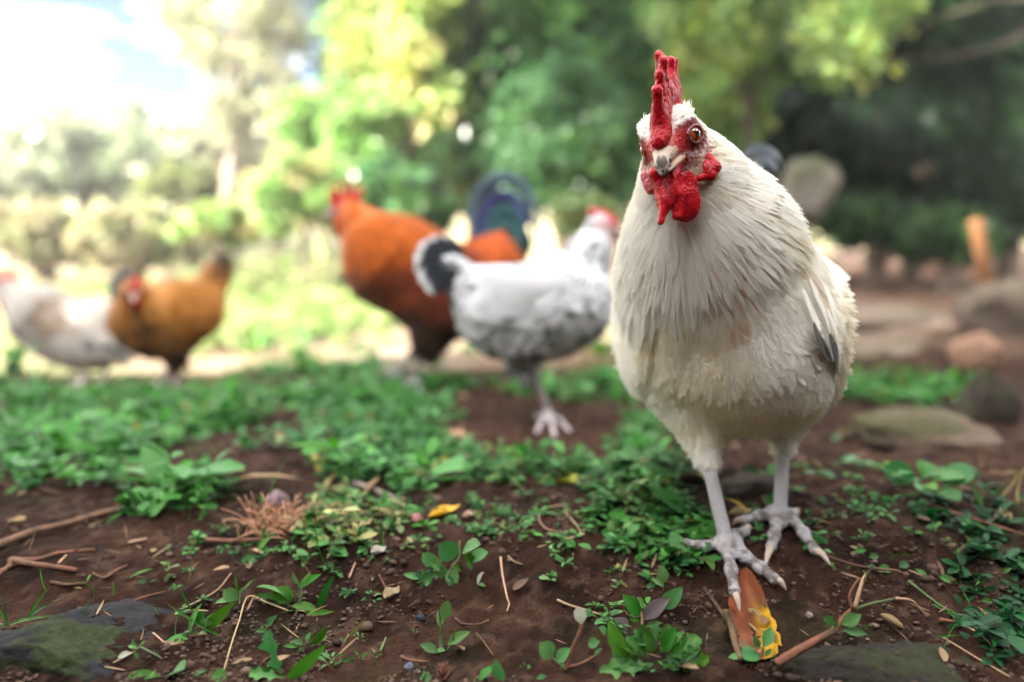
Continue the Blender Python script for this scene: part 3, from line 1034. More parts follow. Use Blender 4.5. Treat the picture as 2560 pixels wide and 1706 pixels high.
cb = [cap(hc(.034, 0, .0035), hc(.026, 0, .010), .0055, .0075, .005), cap(hc(.030, 0, .006), hc(-.012, 0, .023), .0066, .0074, .006), cap(hc(-.012, 0, .023), hc(-.034, 0, .022), .0074, .0056, .006),
      cap(hc(.024, 0, .026), hc(-.026, 0, .038), .0046, .0042, .008), cap(hc(.017, 0, .040), hc(-.020, 0, .046), .0040, .0036, .008),
      cap(hc(.022, 0, .018), hc(.004, 0, .036), .0060, .0060, .008), cap(hc(.004, 0, .036), hc(-.022, 0, .034), .0056, .0046, .008)]
for f0, f1, h0, h1, r0, r1, sd_ in ((.026, .029, .018, .040, .0066, .0046, .0012), (.017, .020, .030, .0510, .0060, .0034, .0010),
                                   (.008, .010, .034, .0645, .0068, .0034, -.0015), (.011, .014, .034, .0590, .0052, .0032, .0036),
                                   (-.010, -.016, .034, .058, .0062, .0032, .0012), (-.022, -.034, .030, .056, .0058, .0030, -.0005)):
    cb.append(cap(hc(f0, 0, h0), hc(f1, sd_, h1), r0 * .82, r1 * .82, .005))
    cb.append(cap(hc(f1, sd_, h1), hc(f1, sd_, h1 + .001), r1 * .84, r1 * .84, .003))


def pebble(p):
    return (vnoise(p * 560, 3) - .5) * .0012


v, q = sdf_mesh(cb, .0009, pebble)
obj('comb', v, q, M['comb'], wr_root)

# wattles: two thin lobes hanging below the beak, ear lobes at the cheeks
def frame(n, upv):
    n = nrm(n)
    b = nrm(np.cross(upv, n))
    return np.array([n, b, np.cross(n, b)])


w1 = [cap(P(1696, 405, .588), P(1682, 440, .584), .0040, .0042, .003), cap(P(1682, 440, .584), P(1688, 485, .584), .0042, .0046, .003),
      ell(P(1712, 488, .590), (.0034, .0105, .0190), frame(hL * .55 + hf * .83, [0.10, 0, 1]), .004),
      ell(P(1718, 512, .590), (.0040, .0112, .0138), frame(hL * .55 + hf * .83, [0.05, 0, 1]), .004),
      cap(P(1690, 485, .586), P(1692, 540, .586), .0042, .004, .004)]
v, q = sdf_mesh(w1, .0009, lambda p: (vnoise(p * 560, 13) - .5) * .0006)
obj('wattle', v, q, M['comb'], wr_root)
w2 = [ell(P(1664, 470, .588), (.0040, .0115, .0200), frame(np.array([-.80, -.55, .1]), [-.18, 0, 1]), .006),
      cap(P(1634, 434, .590), P(1664, 500, .586), .0030, .0036, .004), cap(P(1664, 500, .586), P(1652, 556, .586), .0040, .0026, .004),
      cap(P(1640, 432, .588), P(1680, 425, .588), .0048, .0056, .005)]
v, q = sdf_mesh(w2, .0009, lambda p: (vnoise(p * 420, 14) - .5) * .0006)
obj('wattle', v, q, M['comb'], wr_root)
e1 = [cap(P(1774, 392, .594), P(1788, 418, .593), .0028, .0042, .003), cap(P(1788, 418, .593), P(1778, 440, .592), .0042, .0036, .003),
      cap(P(1778, 440, .592), P(1748, 446, .590), .0036, .0026, .003), ell(P(1770, 424, .594), (.0034, .0085, .0078), frame(hL, [0, 0, 1]), .004)]
v, q = sdf_mesh(e1, .0009, lambda p: (vnoise(p * 560, 15) - .5) * .0006)
obj('ear_lobe', v, q, M['comb'], wr_root)
e2 = [ell(P(1618, 456, .612), (.0036, .0050, .0075), frame(hL, [0, 0, 1]), .004), cap(P(1610, 440, .610), P(1628, 476, .610), .003, .004, .003)]
v, q = sdf_mesh(e2, .0009, lambda p: (vnoise(p * 330, 16) - .5) * .0009)
M['pinkskin'] = material('pink_skin', (.50, .12, .13), .5, bump=(330, .5, .0025, 'voronoi'), sss=.2)
obj('ear_lobe', v, q, M['pinkskin'], wr_root)

v, q = sdf_mesh([cap(P(1688, 378, .5885), P(1706, 386, .5895), .0028, .0030, .003), cap(P(1706, 386, .5895), P(1716, 398, .591), .0030, .0020, .003)], .0008, lambda p: (vnoise(p * 560, 17) - .5) * .0006)
obj('gape', v, q, M['comb'], wr_root)

# beak: upper hooked mandible and lower mandible with earth sticking to the tip
def beak(name, secs, seg=14):
    V, C = [], []
    for (a, c_, w, h) in secs:
        for k in range(seg):
            t = 2 * pi * k / seg
            V.append(hd(a, w * sin(t), c_ + h * cos(t)))
    V = np.array(V)
    n = len(secs)
    F = np.array([(i * seg + j, i * seg + (j + 1) % seg, (i + 1) * seg + (j + 1) % seg, (i + 1) * seg + j) for i in range(n - 1) for j in range(seg)])
    tx = (V - H) @ hf
    colr = np.array([.50, .34, .24]) + (np.array([.48, .42, .38]) - np.array([.52, .38, .29])) * sstep(.032, .046, tx)[:, None]
    return V, F, colr


def refine(V, F, C, name):
    me = make_mesh('tmp', V, F, None, C)
    bm = bmesh.new()
    bm.from_mesh(me)
    lay = bm.verts.layers.float_color['Col']
    bmesh.ops.subdivide_edges(bm, edges=bm.edges[:], cuts=2, use_grid_fill=True)
    vv = np.array([x.co[:] for x in bm.verts])
    cc = np.array([x[lay][:3] for x in bm.verts])
    ff = np.array([[x.index for x in fc.verts] for fc in bm.faces])
    bm.free()
    bpy.data.meshes.remove(me)
    return vv, ff, cc


up_s = [(.010, -.004, .0138, .0105), (.022, -.0045, .0116, .0100), (.031, -.0062, .0090, .0082), (.039, -.0090, .0064, .0062),
        (.0455, -.0130, .0056, .0050), (.0475, -.0172, .0030, .0032), (.0480, -.0200, .0006, .0007)]
lo_s = [(.008, -.0125, .0150, .0050), (.022, -.0145, .0120, .0046), (.032, -.0165, .0086, .0036), (.041, -.0185, .0048, .0024), (.0445, -.0190, .0007, .0007)]
for nm, s_ in (('upper_beak', up_s), ('lower_beak', lo_s)):
    V, F, C = refine(*beak(nm, s_), nm)
    tx = (V - H) @ hf
    mud = .85 * sstep(.60, .71, fbm(V * 300, 4, 19) + .21 * sstep(.038, .048, tx) - .14 * (tx < .032))
    C = C + (np.array([.045, .034, .026]) - C) * mud[:, None]
    obj(nm, V + nrm(V - hd(.03, 0, -.01)) * (mud * .0004)[:, None], F, M['dirt_horn'], wr_root, cols=C)
# crumbs of mud on the beak tip
n_ = 46
t_ = rr.random(n_)
bp = np.array([hd(.034 + .012 * a, rr.normal() * .0035 * (1.2 - a), -.0085 - .008 * a + rr.normal() * .0012) - hf * -.0015 for a in t_])
v, f, c = scatter_shapes(ico_v, ico_f, bp, rr.uniform(.0006, .0015, n_), rr, np.tile([.020, .015, .012], (n_, 1)))
tag(obj('mud', v, f, M['crumb'], wr_root, cols=c), kind='stuff')

# eyes
for e, sgn in ((eyeL, 1), (eyeR, -1)):
    look = nrm(hL * sgn * .88 + hf * .48 + hU * -.03)
    cen = e - hL * sgn * .0028
    V = ico3_v.copy()
    ca = V @ look
    ang = np.degrees(np.arccos(np.clip(ca, -1, 1)))
    C = np.tile([.10, .012, .01], (len(V), 1))
    iris = np.array([.55, .085, .008])
    C = np.where((ang < 47)[:, None], iris * (1 - .45 * sstep(36, 47, ang)[:, None]), C)
    C = np.where((ang < 29)[:, None], np.array([.003, .002, .002]), C)
    ee = obj('eye', cen + V * .0078, ico3_f, M['eye'], wr_root, cols=C)
    # lids: a ring of bare skin round the eye
    b1 = nrm(np.cross(look, hU))
    b2 = np.cross(b1, look)
    th = np.linspace(0, 2 * pi, 25)
    ringp = cen + look * .0054 + (np.cos(th)[:, None] * b1 * .0072 + np.sin(th)[:, None] * b2 * .0066)
    tv, tf = tube(ringp, .0012, 6)
    obj('eyelid', tv, tf, M['lid'] if 'lid' in M else M.setdefault('lid', material('eyelid', (.16, .022, .02), .5, bump=(420, .4, .002, 'voronoi'))), wr_root)

# ---- plumage
hock_z = P(1770, 1135, .72)[2]


def feathered(p):
    px, py, d = proj(p)
    w = (p[:, 2] > hock_z - .008).astype(float)
    loc = p - H
    face = (loc @ hf > -.005) & (np.linalg.norm(loc, axis=1) < .052) & (loc @ hU < .0145) & ((loc @ hU > -.019) | (loc @ hf > .014))
    return w * (~face)


def tint(p, rng, n):
    px, py, d = proj(p)
    c = np.tile(WHITE, (n, 1)) * rng.uniform(.955, 1.03, (n, 1))
    warm = sstep(.45, .68, fbm(p * 22, 3, 29))[:, None]
    c = c * (1 - warm * np.array([.01, .05, .15]))
    for (sx, sy, wx, wy, pr) in ((1996, 640, 12, 36, .40), (1752, 650, 8, 36, .40), (1816, 660, 14, 40, .30), (1900, 560, 30, 40, .08), (1840, 800, 18, 24, .4)):
        on = (np.abs(px - sx) < wx * 1.4) & (np.abs(py - sy) < wy * 1.3) & (rng.random(n) < pr)
        c[on] = np.array([.66, .36, .13]) * rng.uniform(.9, 1.2, (on.sum(), 1)) * .45 + c[on] * .55
    return c


def flow_of(p):
    return nrm(p - (H + hf * .042 - hU * .004))


pl = MB()
# soft base coat over breast, belly, thighs, back
N1 = 26000
p, n = mesh_samples(wv, wq, N1, rr, feathered)
fl = flow_of(p) + np.array([0, .25, -.15]) + rr.normal(size=(N1, 3)) * np.where(proj(p)[1] > 700, .30, .12)[:, None]
px, py, d = proj(p)
low = sstep(640, 780, py + (fbm(p * 30, 2, 33) - .5) * 120)
L = np.where(low > .5, rr.uniform(.012, .021, N1), rr.uniform(.014, .022, N1))
hd_d = np.linalg.norm(p - H, axis=1)
L = L * (.35 + .65 * sstep(.025, .08, hd_d)) * (.55 + .45 * sstep(hock_z, hock_z + .05, p[:, 2]))
pl.add(*feathers(p, fl, n, L, L * np.where(low > .5, rr.uniform(.10, .20, N1), rr.uniform(.16, .30, N1)), np.where(low > .5, rr.uniform(.05, .10, N1), rr.uniform(.03, .06, N1)) * (.25 + .75 * sstep(.04, .09, hd_d)), .03 * (.2 + .8 * sstep(.04, .09, hd_d)), tint(p, rr, N1), 'round', .04))
ns_ = [LAST_N]
# hackle: long narrow feathers falling from head and neck
N2 = 15000
p, n = mesh_samples(wv, wq, N2, rr, lambda x: feathered(x) * (1 - sstep(.74, .78, proj(x)[2])) * (1 - sstep(2000, 2050, proj(x)[0])) * (1 - sstep(590, 850, proj(x)[1] + (fbm(x * 30, 2, 33) - .5) * 90)) ** 1.5)
hd_d = np.linalg.norm(p - H, axis=1)
L = (.008 + .046 * sstep(.03, .13, hd_d)) * rr.uniform(.55, 1.15, N2)
fl = flow_of(p) + np.array([0, .05, -.75]) * sstep(.10, .20, hd_d)[:, None] + rr.normal(size=(N2, 3)) * .04
pl.add(*feathers(p + n * rr.uniform(.0003, .0014, (N2, 1)), fl, n, L, .0024 + L * .052, rr.uniform(.004, .016, N2), rr.uniform(.0, .012, N2), tint(p, rr, N2), 'lance', .25))
ns_.append(LAST_N)
# down: fine loose barbs that fuzz the outline
N3 = 38000
p, n = mesh_samples(wv, wq, N3, rr, feathered)
hd_d = np.linalg.norm(p - H, axis=1)
fl = flow_of(p) + n * rr.uniform(0, .5, (N3, 1)) * sstep(.04, .09, hd_d)[:, None] + rr.normal(size=(N3, 3)) * .35 * sstep(.02, .09, hd_d)[:, None]
L = rr.uniform(.006, .013, N3) * (.4 + .6 * sstep(.03, .08, hd_d))
pl.add(*feathers(p, fl, n, L, .00055, rr.uniform(.2, .6, N3) * sstep(.03, .09, hd_d), .25, tint(p, rr, N3) * 1.02, 'strand', .1, rows=3))
ns_.append(LAST_N)
tag(soften(pl.build('plumage', M['feather'], wr_root), np.concatenate(ns_)), kind='stuff')

# tufts over the brows and at the back of the comb
tf_ = MB()
n_ = 200
sg = np.where(rr.random(n_) < .5, 1, -1)
a_ = rr.uniform(-.020, .004, n_)
p = np.array([hd(a, s * rr.uniform(.006, .019), .0180 + rr.normal() * .0025) for a, s in zip(a_, sg)])
t = np.array([hU * .30 - hf * 1.0 + hL * s * .10 for s in sg]) + rr.normal(size=(n_, 3)) * .16
tf_.add(*feathers(p, t, nrm(np.cross(t, hL)), rr.uniform(.004, .008, n_), .0006, 0.05, .3, np.tile(WHITE, (n_, 1)) * rr.uniform(.9, 1.05, (n_, 1)), 'lance'))
# white bristles on the cheeks
n_ = 320
sg = np.where(rr.random(n_) < .7, 1, -1)
p = np.array([hd(rr.uniform(-.016, .008), s * .022, rr.uniform(-.026, -.004)) for s in sg])
p = np.array([P_ + hL * s * -.001 for P_, s in zip(p, sg)])
# push onto the skin surface
for k in range(n_):
    j = np.argmin(((wv - p[k]) ** 2).sum(1))
    p[k] = wv[j]
t = np.array([-hf * .8 - hU * .5 + hL * s * .25 for s in sg]) + rr.normal(size=(n_, 3)) * .2
tf_.add(*feathers(p, t, hL[None] * sg[:, None], rr.uniform(.004, .008, n_), .0007, .15, .1, np.tile(WHITE, (n_, 1)), 'strand'))
tag(tf_.build('face_bristles', M['feather'], wr_root), kind='stuff')

# wing feathers along the flank, laid on the skin; some of them grey-black
_wx, _wy, _wd = proj(wv)


def on_skin(px, py, off=.008):
    q = np.hypot(_wx - px, _wy - py)
    near = q < max(14.0, q.min() + 4)
    k = np.flatnonzero(near)[np.argmin(_wd[near])]
    return wv[k] + nrm(CAMP - wv[k]) * off + np.array([.002, 0, 0])


for pts, wd, colr, off in (
        ([(2050, 660), (2094, 770), (2104, 880)], .014, WHITE, .004), ([(2034, 700), (2078, 790), (2090, 860)], .014, WHITE, .004),
        ([(2040, 800), (2060, 858), (2088, 905)], .013, np.array([.085, .078, .07]), .011), ([(2082, 838), (2100, 890), (2104, 948)], .013, np.array([.07, .064, .06]), .010),
        ([(2058, 812), (2078, 866), (2094, 905)], .007, np.array([.42, .39, .34]), .012), ([(2078, 770), (2102, 850), (2108, 920)], .008, WHITE * .95, .008),
        ([(2016, 730), (2046, 790), (2066, 825)], .012, WHITE, .004)):
    fv, ff = ribbon([on_skin(a, b, off) for a, b in pts], wd, [.75, -.6, .1])
    obj('wing_feather', fv, ff, M['feather'], wr_root, cols=np.tile(colr, (len(fv), 1)))

# blue-black tail arching up behind the neck
for pts, wd in (([(1850, 640, .95), (1842, 500, .99), (1862, 395, 1.03), (1905, 372, 1.07), (1950, 395, 1.10), (1962, 450, 1.12)], .030),
                ([(1860, 640, .95), (1862, 510, .99), (1880, 420, 1.03), (1915, 400, 1.06), (1945, 425, 1.09), (1950, 480, 1.11)], .030),
                ([(1855, 640, .95), (1838, 520, .98), (1846, 430, 1.02), (1872, 385, 1.05), (1915, 380, 1.08)], .028),
                ([(1870, 650, .95), (1878, 540, .99), (1896, 455, 1.03), (1925, 440, 1.05), (1940, 490, 1.08)], .030),
                ([(1880, 660, .95), (1896, 580, .99), (1910, 520, 1.03), (1925, 520, 1.05)], .032),
                ([(1845, 650, .95), (1830, 560, .98), (1838, 470, 1.02), (1858, 420, 1.05)], .028)):
    fv, ff = ribbon([P(*a) for a in pts], wd * .55, [.9, -.3, .1])
    cc = np.tile([.030, .036, .046], (len(fv), 1)) * rr.uniform(.7, 1.5)
    obj('tail_feather', fv, ff, M['gloss_feather'], wr_root, cols=cc)
# ------------------------------------------------------------------ the other chickens
def E_(px, py, d, rx, ry, rlat, ang=0, k=.03, col=(1, 1, 1), yaw=0):
    """ellipsoid with radii in photograph pixels across the view and rlat metres along it"""
    s = d / FPX
    a = radians(ang)
    ex = np.array([cos(a), 0, sin(a)])
    ez = np.array([-sin(a), 0, cos(a)])
    ey = np.array([0, 1.0, 0])
    if yaw:
        y = radians(yaw)
        Rz = np.array([[cos(y), -sin(y), 0], [sin(y), cos(y), 0], [0, 0, 1]])
        ex, ey, ez = Rz @ ex, Rz @ ey, Rz @ ez
    return ell(P(px, py, d), (rx * s, rlat, ry * s), [ex, ey, ez], k, col)


def C_(a, b, ra, rb, k=.02, col=(1, 1, 1)):
    return cap(P(*a), P(*b), ra * a[2] / FPX, rb * b[2] / FPX, k, col)


def leg_prims(hip, hock, foot, toes, col, rt=None, r=.0055, thigh=.03, tcol=WHITE):
    """thigh, shank and toes; foot and toes are ground pixels"""
    f = G(*foot, .008)
    hk = P(*hock)
    pr = [cap(P(*hip), hk, thigh, .010, .02, tcol), cap(hk, f, r, r, .006, col), cap(hk, hk, r * 1.3, r * 1.3, .005, col)]
    for tpx in toes:
        last = f
        pts = [G(*q, .004) for q in tpx]
        for j, q in enumerate(pts):
            pr.append(cap(last, q, r * (.85 - .15 * j), r * (.72 - .18 * j), .004, col))
            last = q
    return pr


def plume(root, prims, vox, rng, colfn, flowc, N, L, ratio=.45, legz=None, nofeather=None, flow_add=(0, 0, 0), skincol=None, name='plumage'):
    v, q = sdf_mesh(prims, vox)
    c = prim_cols(prims, v, .004)
    body = obj('body', v, q, M['skin'], root, cols=c)

    def wfn(p):
        w = (p[:, 2] > legz).astype(float)
        if nofeather is not None:
            for (cc, rad) in nofeather: w = w * (np.linalg.norm(p - cc, axis=1) > rad)
        return w
    p, n = mesh_samples(v, q, N, rng, wfn)
    fl = nrm(p - flowc) + np.array(flow_add) + rng.normal(size=(N, 3)) * .14
    Ls = L * rng.uniform(.7, 1.2, N) * (.4 + .6 * sstep(.03, .11, np.linalg.norm(p - flowc, axis=1)))
    cols, tips = colfn(p, rng)
    V, F, Cc = feathers(p, fl, n, Ls, Ls * ratio, rng.uniform(.05, .16, N), .12, cols, 'round', .2, tips)
    tag(soften(obj(name, V, F, M['feather'], root, cols=Cc), LAST_N), kind='stuff')
    return v, q


def simple_head(root, hc, fwd, upv, s, comb_spikes, beak_col, comb_mat='comb', wattle=.016, ear=True):
    """comb, wattles, beak and eyes for a bird farther back; s scales a 22 mm head radius"""
    f = nrm(fwd)
    l = nrm(np.cross(upv, f))
    u = np.cross(f, l)
    at = lambda a, b, c: hc + (f * a + l * b + u * c) * s
    pr = [cap(at(.026, 0, .004), at(-.016, 0, .020), .0055 * s, .0065 * s, .006)]
    for a0, a1, h0, h1 in comb_spikes:
        pr.append(cap(at(a0, 0, h0), at(a1, 0, h1), .006 * s, .0032 * s, .008))
    v, q = sdf_mesh(pr, .0018, lambda p: (vnoise(p * 300, 3) - .5) * .0012)
    obj('comb', v, q, M[comb_mat], root)
    for sg in (1, -1):
        pr = [ell(at(.018, sg * .008, -.022 - wattle * .5), (.0045 * s, .010 * s, wattle * s), frame(l, u), .006),
              cap(at(.022, sg * .006, -.010), at(.018, sg * .008, -.02), .005 * s, .005 * s, .005)]
        v, q = sdf_mesh(pr, .0018)
        obj('wattle', v, q, M[comb_mat], root)
        V = ico3_v
        look = nrm(l * sg * .95 + f * .3)
        ang = np.degrees(np.arccos(np.clip(V @ look, -1, 1)))
        C = np.where((ang < 25)[:, None], np.array([.004, .003, .003]), np.where((ang < 50)[:, None], np.array([.5, .12, .02]), np.array([.12, .015, .012])))
        obj('eye', at(.008, sg * .0165, .003) + V * .0065 * s, ico3_f, M['eye'], root, cols=C)
        if ear:
            v, q = sdf_mesh([ell(at(-.008, sg * .020, -.012), (.004 * s, .006 * s, .009 * s), frame(l, u), .004)], .0015)
            obj('ear_lobe', v, q, M[comb_mat], root)
    tv, tf = tube([at(.016, 0, -.002), at(.030, 0, -.004), at(.040, 0, -.009), at(.045, 0, -.015)], np.array([.0088, .0072, .0045, .001]) * s, 10, 10)
    obj('upper_beak', tv, tf, M['horn'], root)
    tv, tf = tube([at(.016, 0, -.010), at(.030, 0, -.0125), at(.039, 0, -.0145)], np.array([.0065, .0048, .001]) * s, 10, 8)
    obj('lower_beak', tv, tf, M['horn'], root)
    return at


SPIKES_ROO = [(.022, .026, .01, .036), (.012, .015, .014, .048), (0, 0, .018, .052), (-.012, -.016, .018, .048), (-.020, -.032, .016, .038)]
SPIKES_HEN = [(.022, .024, .008, .020), (.012, .013, .012, .026), (.002, .001, .016, .028), (-.008, -.012, .016, .027), (-.014, -.024, .016, .022)]
TOEC = np.array([.46, .40, .40])

# ---- white hen with black speckles, walking right
r_ = np.random.default_rng(11)
D = 1.35
HW = np.array([.62, .61, .61])
hen = empty('hen', G(1372, 1040), 'white hen flecked with black, side on between the red rooster and the white rooster', 'hen', 'chickens in the yard')
hb = [
    E_(1330, 760, D, 172, 98, .088, -4, .04, HW), E_(1400, 770, D, 122, 105, .088, 20, .04, HW),
    E_(1330, 838, D, 108, 56, .072, 8, .04, HW), C_((1205, 735, D), (1152, 690, D), 66, 34, .04, HW),
    C_((1430, 740, D), (1470, 640, D), 82, 50, .04, HW), C_((1470, 640, D), (1500, 580, D), 50, 30, .03, HW),
    ell(P(1506, 568, D), (.024, .022, .022), None, .012, np.array([.34, .05, .045])),
    C_((1494, 558, D), (1486, 570, D), 24, 26, .012, HW),
    C_((1172, 702, D), (1148, 684, D), 33, 33, .015, np.array([.03, .03, .035])),
    E_(1240, 815, D, 74, 58, .07, -20, .04, HW),
]
hb += leg_prims((1330, 870, D), (1334, 935, D), (1372, 1036), [[(1400, 1052), (1424, 1078)], [(1380, 1062), (1387, 1092)], [(1350, 1062), (1342, 1082)], [(1352, 1040), (1338, 1042)]], TOEC, thigh=.034, r=.0062, tcol=HW)
# the other leg is drawn up under the belly
hb += [cap(P(1300, 870, D + .06), P(1330, 915, D + .07), .030, .010, .02, HW), cap(P(1330, 915, D + .07), P(1290, 905, D + .10), .0055, .005, .006, TOEC)]


def hen_col(p, rng):
    px, py, d = proj(p)
    n = len(p)
    c = np.tile(HW, (n, 1)) * rng.uniform(.92, 1.05, (n, 1))
    dens = .09 + .34 * sstep(850, 880, py) * sstep(.45, .56, fbm(p * 24, 2, 5)) + .34 * sstep(785, 810, py) * sstep(1280, 1330, px) + .55 * (1 - sstep(655, 690, py)) * sstep(1395, 1420, px) * sstep(.36, .5, fbm(p * 40, 2, 15)) \
        + .6 * (1 - sstep(1130, 1175, px)) * sstep(.40, .5, fbm(p * 26, 2, 25)) + .3 * (np.abs(py - 815 + (px - 1330) * .06) < 14)
    dens = np.where((px < 1158) & (py < 738), 1.0, dens)
    blk = rng.random(n) < dens
    tips = c.copy()
    tips[blk] = np.array([.040, .042, .048]) * rng.uniform(.6, 1.5, (blk.sum(), 1))
    edge = rng.random(n) < .22
    tips[edge & ~blk] *= .55
    c[blk] = c[blk] * .6
    return c, tips


plume(hen, hb, .0032, r_, hen_col, P(1506, 568, D), 4200, .034, .48, legz=P(0, 934, D)[2], nofeather=[(P(1520, 572, D), .026)], flow_add=(-.15, 0, -.05))
simple_head(hen, P(1500, 566, D), [1, -.25, -.18], [.1, 0, 1], 1.05, SPIKES_HEN, None, wattle=.013)
# tail fan, black feathers with white ends
for k, (a, w_, lat, dk) in enumerate(((0, .045, .028, 1), (1, .045, .016, 1), (2, .045, .004, 1), (3, .045, -.008, 1), (4, .04, -.02, 1), (5, .04, -.03, 0), (6, .04, .034, 0))):
    tip = [(1072, 596), (1048, 612), (1036, 640), (1036, 668), (1046, 696), (1062, 720), (1102, 594)][k]
    fv, ff = ribbon([P(1168, 690 + 3 * k, D + lat), P((1168 + tip[0]) / 2, (684 + tip[1]) / 2 - 4, D + lat * 1.3), P(*tip, D + lat * 1.6)], .040, [.15, -1, .2],
                    prof=([0, .2, .6, .9, 1], [.4, .8, 1, .9, .35]))
    u = np.linspace(0, 1, 14).repeat(3)
    jag = (fbm(fv * 160, 2, 8) - .5) * .3
    cc = np.array([.022, .024, .028]) + (HW - np.array([.022, .024, .028])) * sstep(.86, .94, u + jag * .5)[:, None]
    obj('tail_feather', fv, ff, M['feather'], hen, cols=cc)
# folded wing: broad white feathers with grey edges
for k in range(9):
    y0 = 690 + 13 * k
    fv, ff = ribbon([P(1430 - 4 * k, y0 + 14, D - .086), P(1320 - 4 * k, y0 + 10, D - .100 + .001 * k), P(1235 - 6 * k, y0 + 8 - 3 * k, D - .088), P(1198 - 3 * k, y0 - 6 * k + 12, D - .074)], .036 - .0015 * k, [0, -1, .35],
                    prof=([0, .2, .6, .9, 1], [.5, .9, 1, .85, .4]))
    w_ = np.abs(np.tile([1, 0, 1], 14))
    cc = np.tile(HW, (len(fv), 1)) * (1 - .25 * (w_ * (r_.random(len(fv)) < .3))[:, None])
    if k > 6: cc = cc * np.where((fbm(fv * 60, 2, 3) > .58)[:, None], .2, 1)
    obj('wing_feather', fv, ff, M['feather'], hen, cols=cc)

# ---- red rooster with a blue-black tail, behind the hen
r_ = np.random.default_rng(12)
D = 1.92
OR, DK, RB = np.array([.46, .105, .012]), np.array([.040, .018, .010]), np.array([.20, .040, .014])
roo = empty('rooster', G(1040, 955), 'rust red rooster with orange neck and arched blue-black tail, half hidden by the hen', 'rooster', 'chickens in the yard')
rb = [
    E_(1090, 705, D, 190, 112, .105, -22, .05, RB), E_(990, 660, D, 128, 116, .100, -30, .05, OR), E_(1082, 780, D, 92, 62, .085, -20, .05, DK),
    C_((960, 640, D), (892, 556, D), 92, 46, .05, OR), C_((892, 556, D), (872, 524, D), 40, 27, .02, OR),
    ell(P(866, 524, D), (.029, .024, .026), None, .012, np.array([.30, .02, .02])),
    C_((1180, 690, D), (1238, 650, D + .02), 78, 46, .04, RB),
]
rb += leg_prims((1060, 840, D - .03), (1050, 888, D - .03), (1040, 952), [[(1005, 955), (968, 950)], [(1022, 962), (1000, 972)], [(1050, 966), (1046, 978)]], np.array([.42, .40, .42]), thigh=.042, r=.0072, tcol=DK)
rb += leg_prims((1075, 840, D + .08), (1030, 885, D + .08), (1000, 928), [[(975, 930), (955, 926)], [(985, 936), (968, 940)]], np.array([.24, .22, .25]), thigh=.038, r=.0068, tcol=DK)


def roo_col(p, rng):
    px, py, d = proj(p)
    n = len(p)
    j = rng.normal(size=n) * 14
    t = sstep(0, 1, ((px - 860) * .25 + (py + j) - 640) / 60)      # orange neck to rust body
    c = OR * (1 - t)[:, None] + RB * t[:, None]
    br = (1 - sstep(880, 950, px + j)) * sstep(640, 700, py + j)
    c = c + (np.array([.22, .075, .032]) - c) * br[:, None]
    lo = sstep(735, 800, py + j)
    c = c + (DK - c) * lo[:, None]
    sad = sstep(1150, 1190, px) * (1 - sstep(655, 700, py))
    c = c + (np.array([.50, .11, .022]) - c) * sad[:, None]
    c = c * rng.uniform(.75, 1.25, (n, 1))
    return c, c * rng.uniform(.75, 1.2, (n, 1))


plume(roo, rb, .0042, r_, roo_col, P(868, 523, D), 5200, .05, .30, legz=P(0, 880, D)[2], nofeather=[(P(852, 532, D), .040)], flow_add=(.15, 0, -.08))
simple_head(roo, P(868, 523, D), [-1, -.25, -.10], [0, 0, 1], 1.42, SPIKES_ROO, None, wattle=.021)
TL = [([(1238, 668), (1184, 575), (1182, 498), (1222, 446), (1268, 436), (1312, 462), (1338, 520), (1352, 616)], .040, (.07, .10, .13), 0),  # outer and purple arcs lightened, edge highlights put into their colour
      ([(1240, 668), (1192, 580), (1196, 508), (1236, 462), (1276, 456), (1310, 490), (1330, 560), (1338, 610)], .044, (.04, .06, .09), .02),
      ([(1245, 668), (1206, 590), (1208, 530), (1240, 490), (1276, 486), (1304, 520), (1318, 590)], .046, (.06, .06, .19), .04),
      ([(1250, 668), (1222, 600), (1226, 548), (1256, 520), (1288, 528), (1306, 570), (1310, 640)], .050, (.04, .10, .11), .03),
      ([(1250, 672), (1236, 610), (1246, 568), (1270, 556), (1292, 590), (1298, 660)], .055, (.035, .09, .09), .01),
      ([(1255, 675), (1250, 625), (1264, 596), (1282, 610), (1290, 670)], .06, (.015, .045, .045), -.01),
      ([(1258, 690), (1268, 640), (1285, 640), (1300, 690)], .07, (.02, .035, .038), .03),
      ([(1250, 690), (1262, 600), (1286, 540), (1300, 500)], .07, (.010, .013, .016), .06),
      ([(1255, 690), (1280, 610), (1308, 560), (1320, 540)], .07, (.010, .013, .016), .065),
      ([(1260, 690), (1295, 640), (1318, 610), (1330, 600)], .06, (.012, .016, .018), .05)]
for pts, wd, cl_, dl in TL:
    fv, ff = ribbon([P(a, b, D + .03 + dl) for a, b in pts], wd * .44, [.1, -1, .15], n=20)
    u = np.linspace(0, 1, 20).repeat(3)
    cc = np.array(cl_) * (1 + .5 * (fbm(fv * 30, 2, 3) - .5))[:, None]
    obj('tail_feather', fv, ff, M['gloss_feather'], roo, cols=cc)
for pts in ([(1246, 690), (1222, 610), (1212, 530)], [(1250, 690), (1240, 600), (1240, 488)], [(1254, 690), (1262, 590), (1276, 480)], [(1258, 690), (1284, 600), (1304, 516)], [(1262, 690), (1298, 630), (1318, 575)]):
    fv, ff = ribbon([P(a, b, D + .10) for a, b in pts], .058, [.1, -1, .15], n=10)
    obj('tail_feather', fv, ff, M['gloss_feather'], roo, cols=np.tile([.012, .016, .022], (len(fv), 1)))
